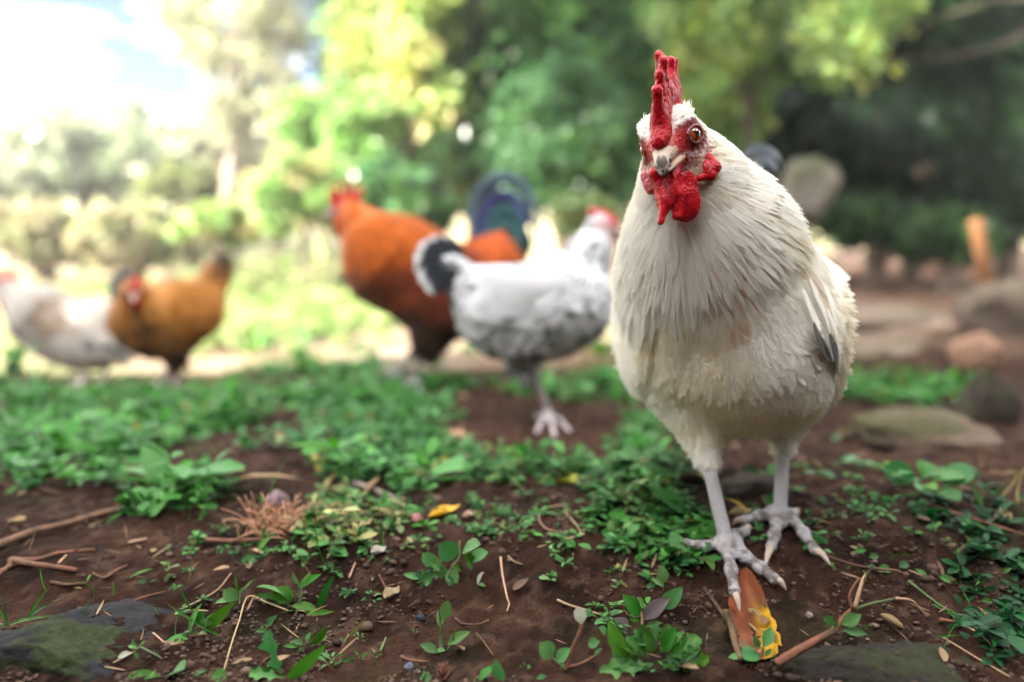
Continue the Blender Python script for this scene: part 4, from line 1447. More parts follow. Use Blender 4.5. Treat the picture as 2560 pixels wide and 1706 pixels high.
for k in range(12):    # rust saddle feathers hanging over the tail root
    x0 = 1160 + 9 * k
    fv, ff = ribbon([P(x0, 606 - 3 * k + r_.uniform(-6, 6), D - .05 + .004 * k), P(x0 + 16, 640 + r_.uniform(-6, 6), D - .06), P(x0 + 22, 690, D - .055)], .022, [.1, -1, .2], n=9)
    obj('saddle_feather', fv, ff, M['feather'], roo, cols=np.tile(np.array([.46, .10, .024]) * r_.uniform(.6, 1.3), (len(fv), 1)))

# ---- golden brown hen, facing the camera, tail up
r_ = np.random.default_rng(13)
D = 2.12
GB, DB = np.array([.36, .145, .028]), np.array([.070, .040, .016])
bh = empty('hen', G(420, 952), 'golden brown hen with raised dark tail tip, head turned to the camera', 'hen', 'chickens in the yard')
bb = [
    E_(425, 790, D, 116, 84, .095, 12, .05, GB), E_(365, 800, D, 74, 86, .085, 0, .05, GB), E_(420, 852, D, 58, 32, .07, 0, .04, DB),
    C_((345, 790, D - .05), (336, 735, D - .10), 60, 38, .04, GB), ell(P(338, 725, D - .11), (.030, .028, .030), None, .015, GB),
    C_((490, 770, D + .03), (528, 700, D + .05), 56, 27, .05, GB), C_((528, 700, D + .05), (542, 660, D + .06), 27, 14, .03, DB),
]
bb += leg_prims((420, 880, D), (424, 918, D), (398, 955), [[(383, 962), (370, 970)], [(394, 966), (388, 975)], [(410, 962), (416, 970)]], np.array([.50, .42, .42]), thigh=.035, r=.0068, tcol=DB)
bb += leg_prims((436, 880, D + .03), (440, 918, D + .03), (436, 950), [[(425, 957), (415, 963)], [(438, 958), (436, 966)]], np.array([.50, .42, .42]), thigh=.03, r=.0065, tcol=DB)


def bh_col(p, rng):
    px, py, d = proj(p)
    n = len(p)
    j = rng.normal(size=n) * 10
    c = np.tile(GB, (n, 1)) * rng.uniform(.8, 1.2, (n, 1))
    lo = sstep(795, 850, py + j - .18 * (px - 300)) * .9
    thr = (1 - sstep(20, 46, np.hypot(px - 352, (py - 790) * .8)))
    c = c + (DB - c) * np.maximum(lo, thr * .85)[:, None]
    tl = (1 - sstep(676, 712, py + j)) * sstep(500, 520, px)
    c = c + (np.array([.06, .035, .02]) - c) * tl[:, None]
    return c, c * rng.uniform(.8, 1.2, (n, 1))


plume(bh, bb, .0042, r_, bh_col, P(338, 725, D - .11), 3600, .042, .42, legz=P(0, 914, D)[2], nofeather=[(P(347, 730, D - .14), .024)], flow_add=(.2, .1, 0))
simple_head(bh, P(340, 726, D - .125), [.28, -.92, -.22], [.1, 0, 1], 1.25, SPIKES_HEN, None, wattle=.012)
for k in range(5):
    fv, ff = ribbon([P(515 + 3 * k, 720, D + .04 + .008 * k), P(530 + 3 * k, 685, D + .05 + .008 * k), P(536 + 4 * k, 648 + 6 * abs(k - 2), D + .06 + .01 * k)], .040, [.6, -.8, .1], n=9, prof=([0, .3, .7, 1], [.5, 1, .9, .3]))
    obj('tail_feather', fv, ff, M['feather'], bh, cols=np.tile(np.array([.075, .045, .022]) * r_.uniform(.7, 1.4), (len(fv), 1)))

# ---- pale rooster at the left edge, its head at the border of the picture
r_ = np.random.default_rng(14)
D = 2.42
PW, TN = np.array([.56, .51, .45]), np.array([.30, .20, .12])
pr_ = empty('rooster', G(215, 952), 'cream and tan rooster at the left edge, partly behind the brown hen', 'rooster', 'chickens in the yard')
pb = [
    E_(195, 845, D, 128, 78, .10, -14, .05, PW), E_(120, 800, D, 84, 68, .095, -30, .05, PW), E_(235, 866, D, 74, 38, .08, 0, .04, PW),
    C_((90, 775, D), (32, 732, D), 62, 34, .05, PW), ell(P(18, 722, D), (.028, .025, .026), None, .015, np.array([.34, .03, .03])),
    C_((250, 815, D), (300, 770, D + .02), 52, 26, .04, PW),
]
pb += leg_prims((215, 890, D - .02), (208, 922, D - .02), (206, 950), [[(190, 955), (178, 960)], [(200, 960), (196, 966)]], TOEC, thigh=.035, r=.0068, tcol=PW * .8)
pb += leg_prims((255, 890, D + .03), (262, 920, D + .03), (262, 946), [[(248, 951), (238, 955)], [(258, 955), (254, 961)]], TOEC, thigh=.035, r=.0068, tcol=PW * .8)


def pr_col(p, rng):
    px, py, d = proj(p)
    n = len(p)
    j = rng.normal(size=n) * 9
    c = np.tile(PW, (n, 1)) * rng.uniform(.88, 1.06, (n, 1))
    tn = (1 - sstep(38, 66, np.hypot((px - 112) * .75, py - 785 + j))) * .85
    c = c + (TN - c) * tn[:, None]
    strk = (np.abs(py - 852 - (px - 224) * .12 + j * .5) < 9) & (px > 180) & (px < 290)
    c[strk] = np.array([.06, .065, .06])
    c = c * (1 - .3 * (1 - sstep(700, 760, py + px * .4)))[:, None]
    return c, c * rng.uniform(.85, 1.1, (n, 1))


plume(pr_, pb, .0045, r_, pr_col, P(6, 722, D), 3600, .05, .36, legz=P(0, 918, D)[2], nofeather=[(P(6, 726, D), .034)], flow_add=(.2, 0, -.05))
simple_head(pr_, P(20, 724, D), [-1, -.15, -.15], [0, 0, 1], 1.35, SPIKES_ROO, None, wattle=.024)
for k, pts in enumerate(([(290, 790), (284, 740), (296, 702), (318, 690), (340, 702)], [(296, 790), (294, 745), (306, 712), (326, 702), (344, 716)],
                         [(302, 790), (304, 750), (316, 722), (334, 718)], [(306, 795), (318, 760), (330, 740), (346, 735)])):
    fv, ff = ribbon([P(a, b, D + .05 + .02 * k) for a, b in pts], .042, [.1, -1, .1], n=14)
    obj('tail_feather', fv, ff, M['gloss_feather'], pr_, cols=np.tile(np.array([.045, .06, .075]), (len(fv), 1)))
# ------------------------------------------------------------------ ground cover
def leaf_template(kind, rows=7):
    """unit leaf along +X, width along Y, surface normal +Z"""
    if kind == 'oval': w = ([0, .08, .3, .55, .8, .95, 1], [.03, .12, .85, 1, .62, .18, .0]); wd = .46
    elif kind == 'round': w = ([0, .10, .3, .6, .85, .96, 1], [.05, .30, .86, 1, .70, .32, .04]); wd = .78
    elif kind == 'lance': w = ([0, .1, .35, .6, .85, 1], [.18, .5, .95, .9, .45, .0]); wd = .20
    elif kind == 'blade': w = ([0, .2, .6, .9, 1], [.8, 1, .85, .35, .0]); wd = .075
    elif kind == 'lobed': w = ([0, .14, .22, .33, .40, .50, .58, .68, .78, .84, .92, 1], [.08, .10, .16, .80, .34, .26, .34, 1.0, .48, .40, .46, .0]); wd = .60
    if kind == 'lobed': rows = 22
    u = np.linspace(0, 1, rows)
    ww = np.interp(u, *w) * wd * .5
    V, F = [], []
    for i, (a, b) in enumerate(zip(u, ww)):
        bend = .10 * sin(a * pi) - .05 * a
        for j, c in enumerate((-1, -.5, 0, .5, 1)):
            sweep = .12 * b * abs(c) if kind == 'lobed' else 0
            V.append((a + sweep * 2.2, b * c, bend + .30 * b * abs(c) - .16 * b * (abs(c) == .5) * 0 + .02 * sin(9 * a) * abs(c)))
    for i in range(rows - 1):
        for j in range(4):
            F.append((i * 5 + j, (i + 1) * 5 + j, (i + 1) * 5 + j + 1, i * 5 + j + 1))
    return np.array(V), np.array(F)


_d = .66
LEAFT = {k: leaf_template(k) for k in ('oval', 'round', 'lance', 'blade', 'lobed')}
LCOL = {'green': (.048, .160, .032), 'bright': (.085, .250, .040), 'pale': (.140, .290, .120), 'blue': (.075, .195, .075), 'dark': (.016, .080, .028),
        'purple': (.230, .170, .175), 'white': (.46, .48, .36), 'yellow': (.42, .27, .03), 'olive': (.16, .17, .05), 'brown': (.16, .085, .04)}
LCOL = {k: tuple(np.array(v) * _d * (np.array([.92, 1.12, .78]) if k in ('green', 'bright', 'pale', 'blue', 'dark') else 1)) for k, v in LCOL.items()}
LMAT, LMESH = {}, {}
for k_, c_ in LCOL.items():
    m = material('leaf_' + k_, c_, .36, spec=.22, rand=.28, trans=.26, noise=(170, tuple(np.array(c_) * .62 + np.array([.01, .008, .0])), .48, .74, 4), bump=(260, .35, .0012, 'noise'))
    LMAT[k_] = m


def leaf_mesh(kind, colr):
    if (kind, colr) not in LMESH:
        v, f = LEAFT[kind]
        LMESH[kind, colr] = make_mesh('leaf_' + kind, v, f, LMAT[colr])
    return LMESH[kind, colr]


def add_leaf(root, a, b, kind='oval', colr='green', facing=None, wide=1.0, rng=RNG, name='leaf'):
    """leaf from stalk point a to tip b; facing = way its upper side looks"""
    a, b = np.asarray(a, float), np.asarray(b, float)
    x = nrm(b - a)
    L = np.linalg.norm(b - a)
    fz = np.asarray(facing if facing is not None else (0, -.45, 1), float) + rng.normal(size=3) * .38
    y = nrm(np.cross(fz, x))
    z = np.cross(x, y)
    o = bpy.data.objects.new(name, leaf_mesh(kind, colr))
    COL.objects.link(o)
    o.parent = root
    loc = a - np.array(parent_loc(root))
    o.matrix_basis = Matrix(((x[0] * L, y[0] * L * wide, z[0] * L, loc[0]), (x[1] * L, y[1] * L * wide, z[1] * L, loc[1]), (x[2] * L, y[2] * L * wide, z[2] * L, loc[2]), (0, 0, 0, 1)))
    return o


# sprigs for the thick mats: one joined mesh per mat
def sprig_cloud(pts, h, leaf, rng, cols, n_leaf=12, kind='oval', spread=.5):
    """leafy sprigs at ground points; returns one mesh"""
    N = len(pts)
    K = N * n_leaf
    si = np.repeat(np.arange(N), n_leaf)
    sz = rng.lognormal(0, .32, N)
    hh = np.broadcast_to(h, (N,)) * rng.uniform(.5, 1.2, N) * sz
    lean = rng.normal(size=(N, 3)) * .45
    lean[:, 2] = 1
    ax = nrm(lean)
    u = rng.random(K) ** .8
    base = pts[si] + ax[si] * (hh[si] * u)[:, None]
    az = rng.random(K) * 2 * pi
    t = nrm(np.stack([np.cos(az), np.sin(az), rng.uniform(-.15, .7, K)], -1))
    n = nrm(np.array([0, 0, 1.0]) - t * t[:, 2:3] + rng.normal(size=(K, 3)) * .25)
    L = leaf * rng.lognormal(0, .30, K) * (1.1 - .35 * u) * sz[si] ** .6
    cols = np.asarray(cols)
    c = cols[rng.integers(0, len(cols), N)][si] * .6 + cols[rng.integers(0, len(cols), K)] * .4
    c = c * rng.lognormal(0, .28, (K, 1))
    w = .55 if kind == 'oval' else (.8 if kind == 'round' else .25)
    return feathers(base + t * (L * spread)[:, None] * .3, t, n, L, L * w, .05, .22, c, 'round' if kind != 'lance' else 'lance', -.12, rows=4)


def px_mask_points(regions, n, rng, y0, y1, dens_noise=True):
    """ground points whose place in the yard falls inside soft ellipses (photograph pixels of the yard's plan)"""
    out = []
    while sum(len(o) for o in out) < n:
        p = ground_pts(6000, y0, y1, rng, 1.0, .80)
        px, py, d = proj(p)
        w = np.zeros(len(p))
        for (cx, cy, rx, ry, s) in regions:
            q = np.hypot((px - cx) / rx, (py - cy) / ry)
            w = np.maximum(w, s * (1 - sstep(.45, 1.15, q + (fbm(p * 11, 3, 17) - .5) * 1.5)))
        w = w * (.25 + .75 * sstep(.36, .52, fbm(p * np.array([8, 5, 0]), 3, 37)))
        for (cx, cy, rx, ry) in ((1275, 1075, 185, 62), (1010, 935, 80, 34), (405, 962, 55, 22), (220, 955, 80, 24)):
            w = w * (1 - (np.hypot((px - cx) / rx, (py - cy) / ry) < .8 + .5 * fbm(p * 14, 2, 19)) * .97)
        out.append(p[rng.random(len(p)) < w])
    return np.concatenate(out)[:n]


re_ = np.random.default_rng(55)
GC = [LCOL['green'], LCOL['green'], LCOL['bright'], LCOL['blue'], LCOL['dark'], LCOL['pale']]
GC2 = [LCOL['green'], LCOL['blue'], LCOL['blue'], LCOL['pale'], LCOL['dark']]
MATS = [
    ('thick mat of green weeds spreading from the left edge to the golden hen', [(330, 1000, 430, 120, 1), (90, 1090, 200, 70, .8), (560, 960, 300, 70, 1), (300, 1120, 300, 60, .6), (470, 1230, 80, 60, .8)], 680, .023, .0175, GC, .80, 1.80),
    ('weeds along the crest of the mound behind the thick mat', [(720, 905, 300, 34, 1), (1000, 885, 120, 30, .8)], 230, .022, .0190, GC, 1.75, 2.9),
    ('green weed mat in the middle, left of the bare patch before the white hen', [(940, 1060, 210, 120, 1), (860, 1180, 140, 50, .8), (1010, 1210, 120, 45, .8), (1080, 930, 130, 40, .9)], 640, .024, .0150, GC2, .78, 2.0),
    ('weeds along the back of the bare patch, behind the foot of the white hen', [(1180, 930, 160, 45, 1), (1520, 950, 150, 55, 1), (1330, 985, 60, 25, .5), (1420, 990, 120, 22, .6)], 300, .026, .0160, GC, 1.1, 1.9),
    ('weeds fringing the bare patch between the white hen and the white rooster', [(1600, 1090, 90, 90, .8), (1260, 1180, 110, 45, .7), (1460, 1200, 130, 40, .7), (1640, 1200, 110, 60, .8)], 260, .018, .0120, GC2 + [LCOL['olive']], .72, 1.5),
    ('weeds around the near foot of the white rooster', [(1640, 1310, 110, 70, .9), (1720, 1400, 50, 50, .6), (1560, 1290, 80, 45, .7), (1900, 1200, 50, 20, .4)], 190, .011, .0085, GC2 + [LCOL['olive']], .56, 1.1),
    ('mat of green weeds between the white rooster and the broad mossy rock', [(2190, 955, 180, 55, 1), (2080, 920, 70, 35, 1), (2330, 985, 90, 30, .6)], 240, .026, .0160, [LCOL['green'], LCOL['pale'], LCOL['blue'], LCOL['bright']], .95, 1.8),
    ('yellowed weeds on the edge of the soil left of the centre', [(850, 1290, 90, 60, .9), (800, 1330, 50, 50, .6), (960, 1290, 70, 35, .5)], 100, .014, .0095, [LCOL['olive'], LCOL['pale'], (.26, .19, .09), LCOL['green'], LCOL['green']], .65, 1.1),
    ('dark weeds trailing in the right bottom corner', [(2480, 1380, 140, 140, .7), (2530, 1600, 80, 110, .7), (2420, 1280, 120, 60, .5)], 60, .012, .0110, [LCOL['dark'], LCOL['dark'], (.02, .05, .025)], .48, 1.1),
    ('thin weeds left on the dark soil at the left edge', [(60, 1180, 160, 60, .8), (420, 1250, 150, 50, .8), (250, 1200, 120, 40, .5)], 120, .020, .0130, GC, .7, 1.2),
    ('scattered little weeds on the bare soil in the middle', [(1200, 1330, 420, 120, .5), (700, 1420, 420, 120, .4), (1450, 1450, 250, 120, .4), (2100, 1300, 300, 120, .4), (1330, 1080, 200, 60, .3)], 260, .006, .0055, GC2 + [LCOL['olive']], .5, 1.2),
]
for lab, reg, n_, h_, lf, cl, y0, y1 in MATS:
    pts = px_mask_points(reg, n_, re_, y0, y1)
    big_ = re_.random(len(pts)) < .16
    v, f, c = sprig_cloud(pts[~big_], h_, lf, re_, cl, n_leaf=11)
    v2, f2, c2 = sprig_cloud(pts[big_], h_ * 1.15, lf * 1.75, re_, ([LCOL['blue'], LCOL['pale'], LCOL['bright'], cl[0]] if cl[0] != LCOL['dark'] else cl), n_leaf=6)
    n3 = int(big_.sum())
    v3, f3, c3 = sprig_cloud(pts[big_], h_ * .9, lf * 1.6, re_, [LCOL['olive'], (.30, .20, .10), LCOL['yellow'], LCOL['brown']], n_leaf=1, kind='lance')
    mb_ = MB()
    mb_.add(v, f, c)
    mb_.add(v2, f2, c2)
    mb_.add(v3, f3, c3)
    tag(mb_.build('weed_mat', M['cover']), lab, 'weeds', kind='stuff')
# thin grass blades pushing up through the mats and the soil
gp = np.concatenate([px_mask_points([(330, 1010, 430, 120, 1), (940, 1060, 220, 130, .8), (1500, 960, 200, 60, .8), (560, 930, 400, 60, 1), (2200, 960, 200, 60, .7)], 1500, re_, .75, 2.3),
                     px_mask_points([(500, 1450, 500, 250, .6), (1640, 1330, 150, 100, .8), (2450, 1400, 200, 250, .8)], 90, re_, .48, 1.0)])
n_ = len(gp)
gt = nrm(np.stack([re_.normal(size=n_) * .7, re_.normal(size=n_) * .7, np.full(n_, 1.0)], -1))
gn = nrm(np.cross(gt, re_.normal(size=(n_, 3))))
gl = re_.uniform(.018, .055, n_) * np.where(gp[:, 1] < .75, .55, 1)
gcol = np.array([LCOL['green'], LCOL['bright'], LCOL['olive'], (.30, .24, .11)])[re_.choice(4, n_, p=[.4, .3, .18, .12])] * re_.uniform(.6, 1.3, (n_, 1))
v, f, c = feathers(gp - gt * .003, gt, gn, gl, gl * .07, .1, re_.uniform(.1, .7, n_), gcol, 'lance', -.2)
tag(obj('grass', v, f, M['cover'], cols=c), 'thin grass blades growing between the weeds', 'grass', kind='stuff')
# sunlit herbs and thin grass farther back
pts = px_mask_points([(780, 790, 330, 90, .8), (430, 700, 200, 60, .8), (140, 700, 200, 60, .4), (700, 690, 300, 70, .7), (1200, 760, 200, 60, .3), (1450, 640, 130, 40, .4), (560, 860, 200, 30, .5)], 1500, re_, 2.6, 9.0)
v, f, c = sprig_cloud(pts, .09, .050, re_, [(.17, .25, .07), (.23, .29, .11), (.29, .29, .15), (.12, .21, .05)], n_leaf=12)
tag(obj('herbs', v, f, M['cover'], cols=c), 'sunlit pale green herbs covering the ground behind the chickens', 'herbs', kind='stuff')
pts = px_mask_points([(760, 640, 380, 90, .9), (330, 640, 400, 50, .8), (1150, 650, 200, 50, .5), (1400, 620, 150, 40, .4)], 900, re_, 4.6, 10.0)
v, f, c = sprig_cloud(pts, re_.uniform(.12, .40, len(pts)), .075, re_, [(.17, .24, .07), (.25, .29, .13), (.32, .30, .18), (.11, .20, .06), (.34, .27, .17)], n_leaf=16)
tag(obj('herbs', v, f, M['cover'], cols=c), 'taller sunlit herbs at the foot of the shrubs and the slope', 'herbs', kind='stuff')
# fallen dead leaves and straw scraps strewn over the yard
n_ = 800
p = ground_pts(n_, .50, 2.6, re_, 1.3)
t = nrm(np.stack([re_.normal(size=n_), re_.normal(size=n_), re_.normal(size=n_) * .15], -1))
L = re_.uniform(.005, .016, n_) * (1 + .5 * p[:, 1])
lc = np.array([(.20, .12, .07), (.30, .20, .11), (.12, .07, .045), (.24, .16, .08)])[re_.integers(0, 4, n_)]
v1, f1, c1 = feathers(p + (0, 0, .003), t, np.tile([0, 0, 1.0], (n_, 1)) + re_.normal(size=(n_, 3)) * .25, L, L * re_.choice([.06, .09, .14, .45], n_), .1, -.1, lc, 'lance', -.3)
tag(obj('leaf_litter', v1, f1, M['cover'], cols=c1), 'scraps of dead leaf and straw strewn over the yard', 'leaf litter', kind='stuff')


# ------------------------------------------------------------------ single plants in front, each leaf a part
def cropA(u, v): return u / 2.614, 1200 + v / 2.614
def cropB(u, v): return 850 + u / 2.614, 1200 + v / 2.614
def cropC(u, v): return 1700 + u / 2.736, 1200 + v / 2.736


PG = 'small weeds rooted in the soil at the front'
rp = np.random.default_rng(66)


def weed(crop, base, label, leaves, stems=(), name='weed', group=PG, near=0.0, smat='stem'):
    """leaves: (from, to, kind, colour[, widening]); picture points near the plant's own distance"""
    bp = G(*crop(*base))
    d0 = proj(bp)[2]
    root = empty(name, bp, label, 'weed', group)
    for s in stems:
        pts, r = s[0], s[1]
        pp = [P(*crop(*q), d0 + (0.002 * rp.normal())) for q in pts]
        v, f = tube(pp, np.linspace(r, r * .7, len(pp)), 6, 3 * len(pp))
        obj('stem', v, f, M[s[2] if len(s) > 2 else smat], root)
    for lf in leaves:
        (a, b, k, cl) = lf[:4]
        pa = P(*crop(*a), d0 + rp.normal() * .003)
        # tips lean a little towards or away from the viewer
        L = np.hypot(a[0] - b[0], a[1] - b[1]) / 2.65 * d0 / FPX
        dz = lf[5] if len(lf) > 5 else rp.uniform(-.45, .15)
        pb = P(*crop(*b), d0 + L * dz)
        for q in (pa, pb):
            gz = float(g(q[None, 0], q[None, 1])[0]) + .0015
            if q[2] < gz: q[2] = gz
        add_leaf(root, pa, pb, k, cl, facing=(rp.normal() * .3, -.75, .8), wide=lf[4] if len(lf) > 4 else 1.0, rng=rp)
    return root


def rosette(crop, base, label, n, rad, kinds, cols, rise=.5, name='weed', wide=1.0, spread_y=.55, stems=0, group=PG):
    """leaves spreading round a point; rad in crop units"""
    bp = G(*crop(*base))
    d0 = proj(bp)[2]
    s = rad / 2.65 * d0 / FPX
    root = empty(name, bp, label, 'weed', group)
    for i in range(n):
        az = 2.399 * i + rp.normal() * .3
        rr_ = (.25 + .75 * ((i + .5) / n) ** .6)
        out = np.array([cos(az), sin(az) * .9, 0])
        st = bp + out * s * .55 * (rr_ - .2) + np.array([0, 0, s * rise * rp.uniform(.2, .9) * (1.15 - rr_)])
        L = s * rp.uniform(.45, .75)
        tip = st + out * L * .85 + np.array([0, 0, L * rp.uniform(-.05, .6) * rise * 1.3])
        for q in (st, tip):
            gz = float(g(q[None, 0], q[None, 1])[0]) + .0015
            q[2] = max(q[2], gz)
        if i % 2 == 0 and stems:
            v, f = tube([bp, (bp + st) / 2 + rp.normal(size=3) * s * .04, st], .0007, 5, 6)
            obj('stem', v, f, M['stem'], root)
        add_leaf(root, st, tip, kinds[i % len(kinds)], cols[int(rp.integers(len(cols)))], facing=(0, -.15, 1), wide=wide, rng=rp)
    return root


weed(cropA, (1865, 1318), 'weed with one big pale lobed leaf standing upright at the bottom edge', [
    ((1865, 1300), (1752, 985), 'lobed', 'blue', .95), ((1850, 1318), (1625, 1278), 'lobed', 'pale', .8), ((1885, 1295), (2130, 1078), 'lance', 'bright', 1.1), ((1925, 1318), (2075, 1165), 'lance', 'pale', .8),
    ((1800, 1240), (1630, 1235), 'oval', 'green'), ((1740, 985), (1670, 985), 'oval', 'blue')])
weed(cropA, (1930, 850), 'bright green weed with upright broad leaves, left of the centre', [
    ((1890, 790), (1675, 690), 'oval', 'pale', 1.1), ((1890, 815), (1800, 705), 'round', 'bright', 1.0), ((1900, 800), (1870, 690), 'oval', 'bright', 1.2), ((1945, 705), (2100, 612), 'lance', 'bright', 1.3), ((1965, 690), (1912, 598), 'oval', 'pale', 1.2),
    ((1960, 690), (2030, 600), 'oval', 'pale'), ((2085, 860), (2180, 625), 'lance', 'green', .9), ((1990, 880), (2185, 860), 'lance', 'bright', 1.0), ((1900, 880), (2080, 905), 'oval', 'bright', .8), ((1890, 840), (1650, 830), 'oval', 'green', .7), ((1790, 860), (1820, 815), 'oval', 'blue')],
    [([(1935, 870), (1960, 780), (1950, 690)], .0012), ([(1960, 870), (1965, 760), (1975, 690)], .001)])
weed(cropA, (1560, 815), 'small weed with a round pale leaf and narrow upright leaves, near the bottom left', [
    ((1555, 780), (1462, 722), 'round', 'pale', 1.1), ((1575, 745), (1535, 612), 'lance', 'bright', 1.0), ((1585, 745), (1665, 645), 'lance', 'bright', .9), ((1550, 800), (1400, 805), 'oval', 'pale', .8), ((1560, 760), (1600, 700), 'oval', 'green'), ((1540, 800), (1420, 880), 'lance', 'green')],
    [([(1562, 815), (1570, 740)], .0009)])
weed(cropA, (1290, 1010), 'tangled weed of narrow leaves and long grass stalks at the lower left', [
    ((1250, 1010), (1312, 805), 'lance', 'pale', 1.1), ((1350, 985), (1525, 800), 'lance', 'bright', 1.3), ((1300, 945), (1335, 865), 'round', 'green', 1), ((1340, 965), (1395, 870), 'oval', 'pale', 1.1), ((1290, 1040), (1130, 1050), 'lance', 'green', 1.2), ((1250, 1075), (1310, 1025), 'oval', 'green'),
    ((1280, 865), (1168, 685), 'blade', 'green', 1.2), ((1160, 1065), (1160, 878), 'blade', 'pale', 1.4), ((1240, 1150), (1068, 1190), 'oval', 'bright', .9), ((1440, 1262), (1075, 800), 'blade', 'green', .6), ((1310, 1110), (1360, 1060), 'oval', 'pale'), ((1250, 1140), (1165, 1085), 'oval', 'blue')],
    [([(1290, 1020), (1260, 960), (1300, 860)], .0008), ([(1245, 1140), (1270, 1050), (1290, 1000)], .0008)])
weed(cropA, (1010, 1165), 'spindly weed with small pale leaves beside the mossy corner rock', [
    ((900, 1105), (835, 1085), 'oval', 'pale', 1.2), ((890, 1100), (872, 1035), 'oval', 'pale', 1.1), ((870, 1130), (765, 1160), 'oval', 'white', .8), ((915, 1085), (950, 1048), 'oval', 'pale', .9), ((880, 1120), (900, 1170), 'oval', 'blue')],
    [([(1065, 1175), (990, 1130), (915, 1090)], .0009), ([(915, 1090), (870, 1120)], .0006)])
weed(cropA, (1200, 1310), 'low weed with broad leaves cut by the bottom edge at the lower left', [
    ((1050, 1285), (825, 1300), 'oval', 'green', .7), ((1120, 1318), (1200, 1230), 'round', 'pale', 1.1), ((1270, 1318), (1355, 1240), 'lance', 'blue', 1.2), ((1380, 1320), (1490, 1280), 'round', 'green', 1), ((980, 1300), (1010, 1250), 'oval', 'bright'), ((940, 1318), (900, 1260), 'oval', 'green')])
weed(cropA, (75, 960), 'tuft of thin arching grass at the left edge', [
    ((60, 955), (-30, 800), 'blade', 'green', .9), ((190, 925), (318, 700), 'blade', 'bright', .8), ((300, 720), (258, 572), 'blade', 'bright', .9), ((70, 962), (372, 882), 'blade', 'pale', .9), ((150, 1000), (355, 988), 'blade', 'green', .7), ((100, 940), (135, 875), 'blade', 'green', 1), ((170, 940), (345, 795), 'lance', 'dark', .7), ((40, 965), (10, 740), 'blade', 'dark', .9), ((60, 980), (-60, 1010), 'blade', 'green')], name='grass_tuft')
weed(cropA, (1670, 515), 'little three-leaved sprout in front of the tan clump of dead moss', [
    ((1680, 478), (1772, 368), 'oval', 'bright', .9), ((1655, 490), (1565, 535), 'oval', 'green', 1), ((1700, 485), (1765, 450), 'round', 'pale', 1), ((1660, 470), (1625, 455), 'oval', 'olive'), ((1650, 510), (1690, 550), 'oval', 'blue')])
weed(cropA, (1995, 1120), 'small spreading weed right of the big lobed leaf', [
    ((1985, 1080), (1908, 1050), 'oval', 'blue', 1.2), ((2000, 1060), (2030, 995), 'oval', 'pale', 1), ((2015, 1080), (2140, 950), 'oval', 'green', .8), ((1985, 1100), (1945, 1135), 'oval', 'blue', 1.1), ((2020, 1070), (2145, 1020), 'oval', 'pale', .9), ((1960, 1090), (1850, 1085), 'oval', 'green', .7)],
    [([(2000, 1120), (2010, 1060)], .0008)])
rosette(cropA, (2175, 1215), 'many-leaved seedling near the bottom, between lobed leaf and bent yellow stalk', 9, 130, ['oval'], ['blue', 'green', 'pale'], rise=1.0, stems=1)
weed(cropA, (1722, 985), 'leaning sprig with one narrow leaf above the big lobed leaf', [((1745, 965), (1808, 885), 'oval', 'blue', .9), ((1725, 985), (1700, 960), 'oval', 'green')], [([(1722, 1000), (1750, 960)], .0008)])
weed(cropB, (690, 650), 'blue-green weed with many round leaves in the middle of the bare soil', [
    ((760, 500), (648, 425), 'round', 'blue', 1.15), ((800, 480), (915, 420), 'round', 'blue', 1.1), ((850, 540), (965, 470), 'round', 'pale', 1.0), ((620, 560), (540, 480), 'round', 'blue', 1.0), ((660, 600), (590, 520), 'round', 'pale', 1.1), ((690, 610), (770, 680), 'round', 'pale', 1.1),
    ((690, 640), (640, 570), 'round', 'blue', 1.2), ((600, 690), (520, 750), 'round', 'pale', 1.1), ((650, 690), (560, 735), 'round', 'blue', 1.0), ((560, 740), (530, 860), 'oval', 'blue', 1.6), ((690, 680), (740, 720), 'round', 'blue', 1.1), ((740, 560), (790, 600), 'oval', 'bright', 1.2), ((840, 520), (860, 590), 'oval', 'bright', 1.2),
    ((820, 470), (880, 540), 'round', 'bright', .9), ((560, 650), (480, 600), 'oval', 'dark', 1), ((560, 650), (500, 680), 'oval', 'dark', 1.1), ((560, 650), (540, 580), 'oval', 'green', 1.1), ((565, 650), (600, 580), 'oval', 'dark', 1), ((570, 655), (620, 650), 'oval', 'green', 1.1), ((560, 655), (590, 710), 'oval', 'dark', 1.1), ((550, 650), (410, 615), 'oval', 'pale', .7)],
    [([(690, 660), (740, 560), (780, 500), (780, 400)], .0012), ([(660, 660), (600, 640), (560, 650)], .0009)])
weed(cropB, (905, 715), 'tiny sprout with one upright white-edged leaf and a red stalk', [((900, 690), (938, 600), 'oval', 'white', 1.3), ((895, 715), (955, 705), 'oval', 'pale', 1.2)], [([(790, 715), (850, 700), (905, 715)], .0011, 'redtwig')])
weed(cropB, (662, 1150), 'two-leaved sprout with a tall folded tip near the bottom centre', [
    ((665, 940), (706, 785), 'oval', 'pale', 1.0), ((650, 960), (640, 850), 'lance', 'pale', 1.2), ((650, 1135), (522, 1072), 'oval', 'blue', 1.0), ((700, 1080), (852, 988), 'oval', 'pale', .8), ((620, 1190), (692, 1135), 'oval', 'pale', 1), ((735, 1060), (745, 970), 'lance', 'olive', 1)],
    [([(665, 1150), (660, 1050), (668, 930)], .0017, 'stem'), ([(680, 1140), (740, 1060)], .001)])
weed(cropB, (985, 1318), 'pair of broad pale leaves cut by the bottom edge', [((900, 1318), (1012, 1225), 'oval', 'bright', 1.2), ((1065, 1318), (1020, 1178), 'oval', 'pale', 1.5), ((870, 1330), (860, 1280), 'oval', 'green')])
weed(cropB, (545, 1318), 'single rounded leaf rising from the bottom edge beside the spiky bud', [((540, 1330), (555, 1265), 'round', 'pale', 1.6), ((520, 1330), (600, 1290), 'round', 'blue', 1.2)])
